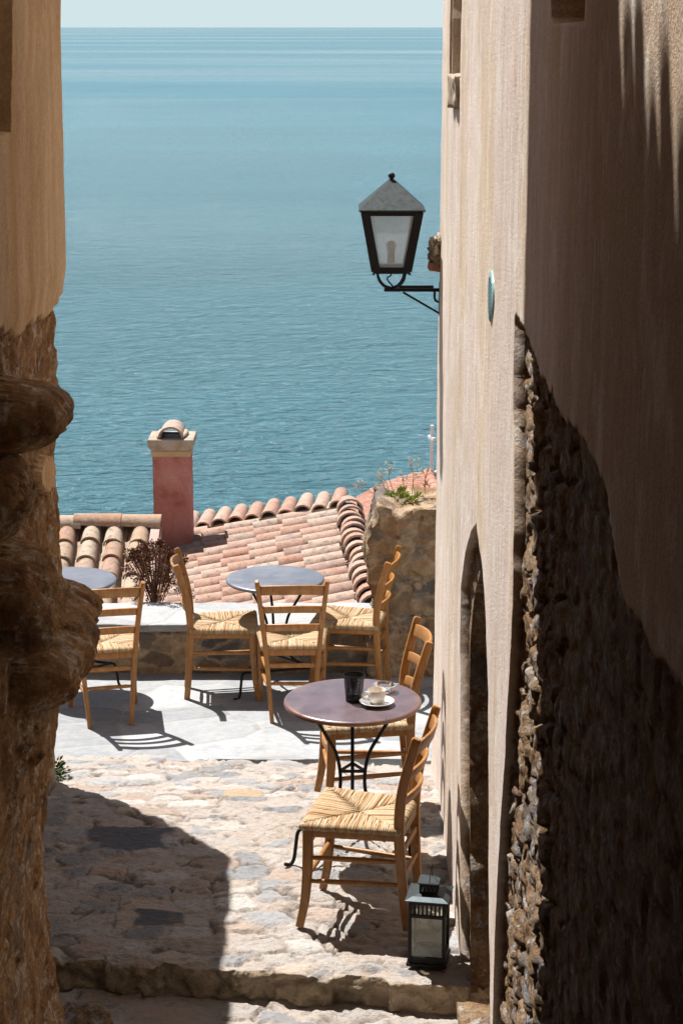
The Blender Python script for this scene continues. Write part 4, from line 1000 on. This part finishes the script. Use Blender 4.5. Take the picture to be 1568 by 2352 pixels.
spots = [
    ((.088, 7.89), 76.0, 0, 'nearest wooden chair, in side view, beside the black floor lantern'),
    ((.12, 9.12), 95.5, 0, 'wooden chair by the right wall, just beyond the coffee cup table'),
    ((-.287, 11.13), 2.0, -1.2, 'wooden chair seen squarely from behind, pulled up to the middle far table'),
    ((-.715, 11.50), -86.0, 0, 'wooden chair in side view facing right, left of the middle far table'),
    ((.052, 11.60), 79.0, 0, 'wooden chair in side view facing left, before the broken stone wall'),
    ((-1.365, 11.05), 12.5, -1.2, 'wooden chair seen from behind at far left, half behind the rock'),
]
for i, ((x, y), rz, tl, lab) in enumerate(spots):
    o = chair0 if i == 0 else copy_tree(chair0)
    o.location = (x, y, float(gz(y)) + (0.012 if y > 10.3 else 0.016)); o.rotation_euler = (R(tl), 0, R(rz)); o['label'] = lab
    if i > 1: o.scale = (0.972,) * 3
    if tl: o.rotation_mode = 'XYZ'; o.rotation_euler = (Matrix.Rotation(R(tl), 4, 'X') @ Matrix.Rotation(R(rz), 4, 'Z')).to_euler()
T2 = Vector((.05, 8.55, 0.008))
for i, (p, s, rz, lab) in enumerate([(T2, 1.0, 0, 'nearest round table, purplish brown, with coffee cup and black candle holder'),
                                     (Vector((-.397, 11.58, -0.232)), .955, 14, 'empty round metal table before the tiled roof, between three chairs'),
                                     (Vector((-1.64, 11.55, -0.232)), .955, 40, 'round metal table at far left, partly hidden behind the rock')]):
    o = table0 if i == 0 else copy_tree(table0)
    o.location = p; o.scale = (s, s, s); o.rotation_euler = (0, 0, R(rz)); o['label'] = lab
    if i:
        for ch in o.children:
            if ch.name.startswith('tabletop'): ch.data = ch.data.copy(); ch.data.materials[0] = TABLETOP_SKY
ZT = T2.z + 0.735 + 0.001
# ---------------------------------------------------------------- things on the table
r_ = empty('candle_holder', (.056, 8.53, ZT), label='black perforated metal candle holder on the near table', cat='candle holder')
mb = MB(); n = 44; rows = 19; prof = []
def hr(z): return .0365 + .0105 * (z / .122)
# perforated wall: a lattice of quads with holes
vs = []; fs = []
for j in range(rows + 1):
    z = .122 * j / rows
    for i in range(n): a = 2 * math.pi * (i + .5 * (j % 2)) / n; vs.append((hr(z) * math.cos(a), hr(z) * math.sin(a), z))
k0 = 0
for j in range(rows):
    for i in range(n):
        a, b_, c_, d_ = j * n + i, j * n + (i + 1) % n, (j + 1) * n + (i + 1) % n, (j + 1) * n + i
        if 1 < j < rows - 1:
            q = [Vector(vs[k]) for k in (a, b_, c_, d_)]; ce = sum(q, Vector()) / 4
            o_ = len(vs)
            for w in q: vs.append(tuple(w.lerp(ce, .50)))
            idx = [a, b_, c_, d_]
            for e in range(4): fs.append((idx[e], idx[(e + 1) % 4], o_ + (e + 1) % 4, o_ + e))
        else: fs.append((a, b_, c_, d_))
mb.add(vs, fs); mb.lathe([(0, .003), (.0365, .003), (.037, 0), (0, 0)], 32); mb.lathe([(.0470, .119), (.0485, .122), (.0470, .124), (.0455, .122)], 44)
mb.build('shade', IRON, r_, True, 40)
mb = MB(); mb.lathe([(0, .006), (.026, .006), (.03, .05), (.028, .05), (.024, .010), (0, .010)], 28); mb.build('glass_cup', GLASS, r_, True, 40)

r_ = tag(MB().lathe([(0, .006), (.030, .006), (.034, .009), (.055, .012), (.076, .021), (.0775, .0195), (.056, .008), (.036, .002), (.033, 0), (0, 0)], 48).build('saucer', CHINA, None, True, 60), 'white china saucer under the coffee cup', 'saucer')
r_.location = (.157, 8.475, ZT)
r_ = empty('coffee_cup', (.157, 8.475, ZT + .006), R(0), label='cream coffee cup with round handle on white saucer', cat='cup')
MB().lathe([(0, 0), (.024, 0), (.025, .003), (.036, .016), (.0405, .032), (.0415, .064), (.0405, .0655), (.0392, .064), (.038, .034), (.033, .016), (.02, .008), (0, .008)], 40).build('body', CERAMIC, r_, True, 50)
MB().tube(spline([(-.039, -.004, .052), (-.054, -.006, .053), (-.063, -.007, .040), (-.056, -.006, .024), (-.037, -.004, .020)], 6), .0048, 8, up=(0, 1, 0)).build('handle', CERAMIC, r_, True)
MB().lathe([(0, .030), (.037, .030)], 32).build('coffee', COFFEE, r_)
sp = MB(); sp.sweep(spline([(-.035, -.058, .0165), (0, -.056, .0175), (.04, -.05, .018), (.055, -.044, .0215)], 5), rrect(.004, .0016, .0005))
sp.lathe([(0, .002), (.008, .003), (.011, .005), (.008, .0035), (0, .0025)], 16, (-.045, -.057, .0135))
tag(sp.build('teaspoon', STEEL, None, True), 'small steel teaspoon lying on the white saucer', 'spoon').location = (.157, 8.475, ZT)
r_ = MB().lathe([(0, .006), (.036, .006), (.042, .012), (.046, .032), (.050, .036), (.054, .034), (.053, .010), (.048, 0), (0, 0)], 24).build('ashtray', GLASS, None, True, 35)
tag(r_, 'clear glass ashtray behind the coffee cup', 'ashtray'); r_.location = (.195, 8.655, ZT)

# ================================================================= FLOOR LANTERN
root = empty('lantern', (.352, 7.455, .012), R(-10), label='black metal floor lantern with glass sides on the step', cat='lantern')
w, Hl = .074, .285
MB().box((0, 0, .008), (.162, .162, .016), bev=.003).box((0, 0, .022), (.150, .150, .012), bev=.002).build('base', IRON, root)
mb = MB()
for sx in (-1, 1):
    for sy in (-1, 1): mb.box((sx * .068, sy * .068, .155), (.013, .013, .256), bev=.0015)
for z, hh in ((.034, .012), (.216, .012), (.274, .014)):
    for s in (-1, 1): mb.box((0, s * .068, z), (.123, .0115, hh)); mb.box((s * .068, 0, z), (.0115, .123, hh))
for k in range(7):
    t = -.051 + .017 * k
    for s in (-1, 1): mb.box((t, s * .068, .245), (.0075, .004, .046)); mb.box((s * .068, t, .245), (.004, .0075, .046))
mb.build('frame', IRON, root)
for s in (-1, 1):
    MB().box((0, s * .0665, .125), (.122, .002, .17)).build('pane', DUSTPANE, root); MB().box((s * .0665, 0, .125), (.002, .122, .17)).build('pane', DUSTPANE, root)
mb = MB(); pr = [(.082, .281), (.087, .283), (.087, .287), (.06, .297), (.036, .301)]; vs = []; fs = []
for r, z in pr:
    for sx, sy in ((-1, -1), (1, -1), (1, 1), (-1, 1)): vs.append((sx * r, sy * r, z))
for i in range(len(pr) - 1):
    for k in range(4): fs.append((i * 4 + k, i * 4 + (k + 1) % 4, i * 4 + 4 + (k + 1) % 4, i * 4 + 4 + k))
fs += [(3, 2, 1, 0), (16, 17, 18, 19)]
rf = mb.add(vs, fs).build('roof', LANTROOF, root)
mb = MB()
for s in (-1, 1):
    for z in (.304, .338): mb.box((0, s * .034, z), (.072, .004, .007)); mb.box((s * .034, 0, z), (.004, .072, .007))
    for k in range(5): mb.box((-.032 + .016 * k, s * .034, .321), (.007, .004, .03)); mb.box((s * .034, -.032 + .016 * k, .321), (.004, .007, .03))
mb.build('vent', IRON, rf)
MB().box((0, 0, .345), (.086, .086, .006), bev=.0015).build('vent_cap', LANTROOF, rf)
MB().tube(spline([(.004, -.036, .335), (.006, -.03, .37), (.010, .0, .415), (.008, .03, .37), (.006, .036, .335)], 6), .0018, 6, up=(1, 0, 0)).build('handle', IRON, root, True)
g_ = MB().lathe([(0, .003), (.024, .003), (.027, .006), (.029, .043), (.027, .044), (.0245, .010), (0, .010)], 24).build('candle_glass', GLASS, None, True, 40)
tag(g_, 'small clear candle glass inside the floor lantern', 'candle glass'); g_.location = (.335, 7.43, .012 + .029)

# ================================================================= WALL LAMP
LX, LY = .248, 10.02
root = empty('wall_lamp', (XW, LY, 2.38), label='black iron lantern lamp on a bracket at the corner of the plastered house', cat='lamp'); lo = Vector(root.location)
zt, zb, wt, wb = 2.797, 2.505, .144, .089
cc = Vector((LX, LY, 0)) - lo
def ring4(r, z): return [cc + Vector((sx * r, sy * r, z)) for sx, sy in ((-1, -1), (1, -1), (1, 1), (-1, 1))]
rot = Matrix.Rotation(R(3), 3, 'Z')
mb = MB()
T, B = ring4(wt - .012, zt), ring4(wb - .010, zb)
for k in range(4):
    ov = (B[k] - cc); mb.sweep([B[k], T[k]], rrect(.044, .030, .002), up=(0, 1, 0))
    for q, hh, off in ((T, .036, 0), (B, .032, 0)):
        a, b_ = q[k], q[(k + 1) % 4]; mb.sweep([a, b_], rrect(.02, hh, .002))
mb.build('frame', IRON, root)
for k in range(4):
    P0 = [B[k].lerp(T[k], .05), B[(k + 1) % 4].lerp(T[(k + 1) % 4], .05), B[(k + 1) % 4].lerp(T[(k + 1) % 4], .95), B[k].lerp(T[k], .95)]
    MB().add(P0, [(0, 1, 2, 3)]).build('pane', PANE, root)
mb = MB(); vs = ring4(.163, zt + .004) + ring4(.163, zt + .012) + ring4(.02, zt + .145) + ring4(.157, zt + .0035); fs = []
for i in (0, 1):
    for k in range(4): fs.append((i * 4 + k, i * 4 + (k + 1) % 4, i * 4 + 4 + (k + 1) % 4, i * 4 + 4 + k))
fs += [(8, 9, 10, 11), (3, 2, 1, 0)]
rf = mb.add(vs, fs).build('roof', LAMPROOF, root)
MB().lathe([(0.018, zt + .140), (.014, zt + .15), (.008, zt + .153), (.014, zt + .158), (.018, zt + .168), (.014, zt + .180), (0, zt + .185)], 16, cc).build('finial', IRON, rf, True)
MB().lathe([(0, zb + .03), (.018, zb + .03), (.018, zb + .075), (0, zb + .075)], 16, cc).build('socket', CAPSTONE, root, True, 40)
MB().lathe([(.012, zb + .075), (.016, zb + .085), (.024, zb + .10), (.026, zb + .115), (.02, zb + .133), (0, zb + .14)], 20, cc).build('bulb', BULB, root, True)
mb = MB(); mb.box(cc + Vector((0, 0, zb - .004)), (.182, .182, .012))
for k in range(4): mb.tube([B[k] + Vector((0, 0, -.004)), B[k] + (B[k] - cc - Vector((0, 0, zb))) * .16 + Vector((0, 0, -.018))], .006, 6)
mb.build('bottom_plate', IRON, root)
mb = MB(); ya = 0
for s in (-1, 1):
    for s2 in (-1, 1):
        mb.tube(spline([cc + Vector((s * .07, s2 * .06, zb)), cc + Vector((s * .062, s2 * .05, zb - .05)), cc + Vector((s * .035, s2 * .02, zb - .085)), cc + Vector((0.0, 0, zb - .096))], 5), .0065, 6, up=(0, 1, 0))
mb.tube(spline([cc + Vector((-.02, 0, zb - .01)), cc + Vector((.0, -.01, zb - .03)), cc + Vector((-.02, .01, zb - .05)), cc + Vector((.01, 0, zb - .09))], 4), .004, 6)
mb.build('cradle', IRON, root, True)
mb = MB(); zA = zb - .112 - lo.z
xw = XW + .006 - lo.x
mb.box(((cc.x - .035 + xw) / 2, 0, zA + .006), (xw - cc.x + .035, .022, .016), bev=.002)
mb.box(((cc.x + .0 + xw - .04) / 2 + .02, 0, zA + .022), (xw - cc.x - .07, .018, .012), bev=.002)
mb.tube([(cc.x + .06, 0, zA - .006), (xw, 0, zA - .115)], .006, 6)
mb.tube(spline([(xw - .028, 0, zA + .012), (xw - .03, 0, zA - .03), (xw - .022, 0, zA - .05), (xw, 0, zA - .055)], 5), .006, 6, up=(0, 1, 0))
mb.box((xw - .004, 0, zA - .04), (.008, .04, .17), bev=.002)
mb.build('bracket', IRON, root)

# ================================================================= FISH PLAQUE
yc, zc = on_x(1130.5, 680, XW)
root = empty('plaque', (XW - .004, yc, zc), label='small teal fish shaped ceramic plaque with dark stripes on sunlit plaster', cat='plaque')
Lh, Wh = .083, .112            # half height, half width along the wall
n = 40; ring = []
for i in range(n):
    a = 2 * math.pi * i / n; k = abs(math.sin(a)); ring.append((Wh * math.cos(a) * (1 - .35 * k ** 3), Lh * math.sin(a)))
vs = []; fs = []
for (d, s) in ((0.004, 1), (-.002, 1), (-.004, .96), (-.006, .5), (-.0065, 0.01)):
    for y, z in ring: vs.append((d, y * s, z * s))
for i in range(4):
    for k in range(n): fs.append((i * n + k, i * n + (k + 1) % n, (i + 1) * n + (k + 1) % n, (i + 1) * n + k))
MB().add(vs, fs).build('body', TEAL, root, True, 60)
mb = MB()
for k in range(11):
    z = -.072 + .0118 * k; hw = Wh * math.sqrt(max(0, 1 - (z / Lh) ** 2)) * .62
    mb.sweep([(-.0052, -hw, z - .004), (-.0066, 0, z), (-.0052, hw, z + .004)], rrect(.0068, .0020, .0003), up=(-1, 0, 0))
mb.build('stripe', DTEAL, root)
MB().add([(-.0072 + .0 * i, .020 * math.cos(i), .057 + .007 * math.sin(i)) for i in [j * 2 * math.pi / 12 for j in range(12)]], [tuple(range(12))]).build('eye', DTEAL, root)

# ================================================================= PLANTS
def leafs(mb, c, r, n, ln, wd, rg, upb=0.3):
    for _ in range(n):
        d = Vector((rg.gauss(0, 1), rg.gauss(0, 1), rg.gauss(0, 1) + upb)).normalized(); p = Vector(c) + d * r * rg.uniform(.15, 1)
        s = d.cross(Vector((rg.gauss(0, 1), rg.gauss(0, 1), rg.gauss(0, 1)))).normalized(); nn = d.cross(s)
        l = ln * rg.uniform(.6, 1.3); w = wd * rg.uniform(.6, 1.2)
        mb.add([p, p + d * l * .5 + s * w, p + d * l + nn * l * .15, p + d * l * .5 - s * w], [(0, 1, 2, 3)])
rg = random.Random(11)
root = empty('dead_plant', (-1.205, 12.50, -.05), label='withered reddish brown bush between the parapet and pale roof', cat='plant')
st = MB(); lf = MB(); tips = []
for k in range(26):
    a = rg.uniform(0, 2 * math.pi); r = .185 * math.sqrt(rg.uniform(.02, 1)); h = .27 + .22 * math.sqrt(max(0, 1 - (r / .2) ** 2)) * rg.uniform(.75, 1.05)
    tip = Vector((r * math.cos(a), r * .75 * math.sin(a), h)); mid = Vector((r * .45 * math.cos(a), r * .35 * math.sin(a), h * .55)); tips.append(tip)
    st.tube(spline([(rg.uniform(-.02, .02), rg.uniform(-.02, .02), 0), mid, tip], 4), .0035, 5, scale=None)
    for q in range(2):
        t2 = tip + Vector((rg.uniform(-.045, .045), rg.uniform(-.035, .035), rg.uniform(-.05, .02))); st.tube([mid.lerp(tip, .6), t2], .0022, 4); tips.append(t2)
for t in tips: leafs(lf, t, .022, 34, .018, .006, rg, .5)
for k in range(60):
    a = rg.uniform(0, 2 * math.pi); q = .17 * math.sqrt(rg.uniform(0, 1)); leafs(lf, (q * math.cos(a), .7 * q * math.sin(a), rg.uniform(.14, .27 + .2 * (1 - q / .2))), .026, 22, .019, .006, rg, .4)
for k in range(6): leafs(lf, (rg.uniform(-.2, .2), rg.uniform(-.03, .06), rg.uniform(.02, .12)), .03, 24, .02, .006, rg, .5)
st.build('stem', DRYLEAF, root); lf.build('leaves', DRYLEAF, root)
root = empty('dead_plant', (-1.66, 12.44, .02), label='low tuft of dry twigs on the parapet behind left chair', cat='plant')
lf = MB(); leafs(lf, (0, 0, .06), .07, 120, .03, .006, rg, .6); lf.build('leaves', DRYLEAF, root)
root = empty('dead_plant', (-.99, 12.46, .02), label='small dry sprig on the parapet at the foot of the chimney', cat='plant')
lf = MB(); leafs(lf, (0, 0, .05), .05, 90, .022, .005, rg, .6); lf.build('leaves', DRYLEAF, root)
# weeds on the broken wall
root = empty('weed', (.36, 12.15, .80), label='bright green weed tuft growing on the broken stone wall', cat='plant')
lf = MB()
for k in range(6): leafs(lf, (-.05 + .032 * k + rg.uniform(-.015, .015), rg.uniform(-.09, .06), .03 + .02 * math.sin(k)), .03, 60, .030, .006, rg, 1.0)
lf.build('leaves', GREEN, root)
for i, (u, v, bx, h) in enumerate([(868, 1092, .30, .26), (895, 1076, .33, .32), (942, 1066, .44, .33), (958, 1094, .46, .26), (982, 1078, .52, .30), (924, 1100, .40, .22), (818, 1118, .21, .20), (880, 1112, .30, .18)]):
    rr = ray(u, v); t = 12.2 / rr.y; tip = rr * t + Vector((0, 0, HC)); bz = .84
    root = empty('weed_stalk', (bx, 12.2, bz), label=None, cat='plant', group='dry weed stalks on the broken wall')
    b0 = Vector((0, 0, 0)); tp = tip - Vector((bx, 12.2, bz)); pts = spline([b0, b0.lerp(tp, .5) + Vector((rg.uniform(-.02, .02), 0, .02)), tp], 5)
    st = MB(); st.tube(pts, .0022, 4); heads = [(tp, .009, 26, .013, .0045)]
    for q in range(4):
        p0 = pts[int(len(pts) * rg.uniform(.45, .9))]; p1 = p0 + Vector((rg.uniform(-.05, .05), rg.uniform(-.03, .03), rg.uniform(.02, .06))); st.tube([p0, p1], .0014, 4); heads.append((p1, .005, 12, .010, .0035))
    st.build('stem', STRAW, root)
    for hp, hr_, hn, hl, hw_ in heads:
        hd = MB(); leafs(hd, hp, hr_, hn, hl, hw_, rg, .5); hd.build('seed_head', FLUFF, root)
    root['label'] = ['dry stalk over distant chapel roof left edge, pale tuft at tip', 'tall dry stalk second from the left of the tall ones, three pale heads', 'tallest dry stalk in the middle of the broken wall top', 'short stalk just right of the tallest one', 'dry stalk just beside the white cross', 'short thin stalk left of the tallest one', 'dry stalk leaning left over the ridge tiles', 'shortest dry stalk rising from the green weed'][i]
root = empty('shrub', (-1.50, 9.76, -.14), label='small dark green shrub at the foot of the left wall corner', cat='plant')
lf = MB(); leafs(lf, (0, 0, .06), .085, 420, .028, .009, rg, .3); lf.build('leaves', DGREEN, root)
MB().tube([(0, 0, 0), (.01, 0, .07)], .005, 5).build('stem', DRYLEAF, root)

# ================================================================= LIGHT, WORLD, CAMERA
S = Vector((-.341, .41, 1.0)).normalized(); el = math.asin(S.z); az = math.atan2(S.x, S.y)
w = bpy.data.worlds.new('World'); sc.world = w; w.use_nodes = True; nt = w.node_tree
sky = nt.nodes.new('ShaderNodeTexSky'); sky.sky_type = 'NISHITA'; sky.sun_disc = False; sky.sun_elevation = el; sky.sun_rotation = az % (2 * math.pi)
sky.air_density = 1.0; sky.dust_density = 1.2; sky.ozone_density = 1.5; sky.altitude = 50
tc = nt.nodes.new('ShaderNodeTexCoord'); sx_ = nt.nodes.new('ShaderNodeSeparateXYZ'); nt.links.new(tc.outputs['Generated'], sx_.inputs[0])
rp = nt.nodes.new('ShaderNodeValToRGB'); nt.links.new(sx_.outputs[2], rp.inputs[0])
for el_, (p_, c_) in zip(rp.color_ramp.elements, [(0.0, 0.97), (0.28, 0.0)]): el_.position = p_; el_.color = (c_, c_, c_, 1)
rp.color_ramp.interpolation = 'EASE'
mx = nt.nodes.new('ShaderNodeMix'); mx.data_type = 'RGBA'; nt.links.new(rp.outputs[0], mx.inputs[0]); nt.links.new(sky.outputs[0], mx.inputs[6]); mx.inputs[7].default_value = (7.0, 8.6, 9.0, 1)
nt.links.new(mx.outputs[2], nt.nodes['Background'].inputs[0]); nt.nodes['Background'].inputs[1].default_value = 0.05
L = bpy.data.lights.new('sun', 'SUN'); L.energy = 5.0; L.angle = R(0.53); L.color = (1.0, 0.965, 0.925)
o = bpy.data.objects.new('sun', L); COL.objects.link(o); o.rotation_euler = S.to_track_quat('Z', 'Y').to_euler(); o.location = (-5, 6, 14)
cam = bpy.data.cameras.new('camera'); co = bpy.data.objects.new('camera', cam); COL.objects.link(co)
co.location = (0, 0, HC); co.rotation_euler = (R(90) - PITCH, 0, 0)
cam.sensor_fit = 'VERTICAL'; cam.sensor_height = 36; cam.lens = 36 * FPX / 2352; cam.clip_start = .05; cam.clip_end = 500000
sc.camera = co
sc.view_settings.view_transform = 'Standard'; sc.view_settings.look = 'None'; sc.view_settings.gamma = 1; sc.view_settings.exposure = 0.9
sc.render.engine = 'CYCLES'; sc.cycles.max_bounces = 10; sc.cycles.diffuse_bounces = 2; sc.cycles.transparent_max_bounces = 12
sc.cycles.use_denoising = True
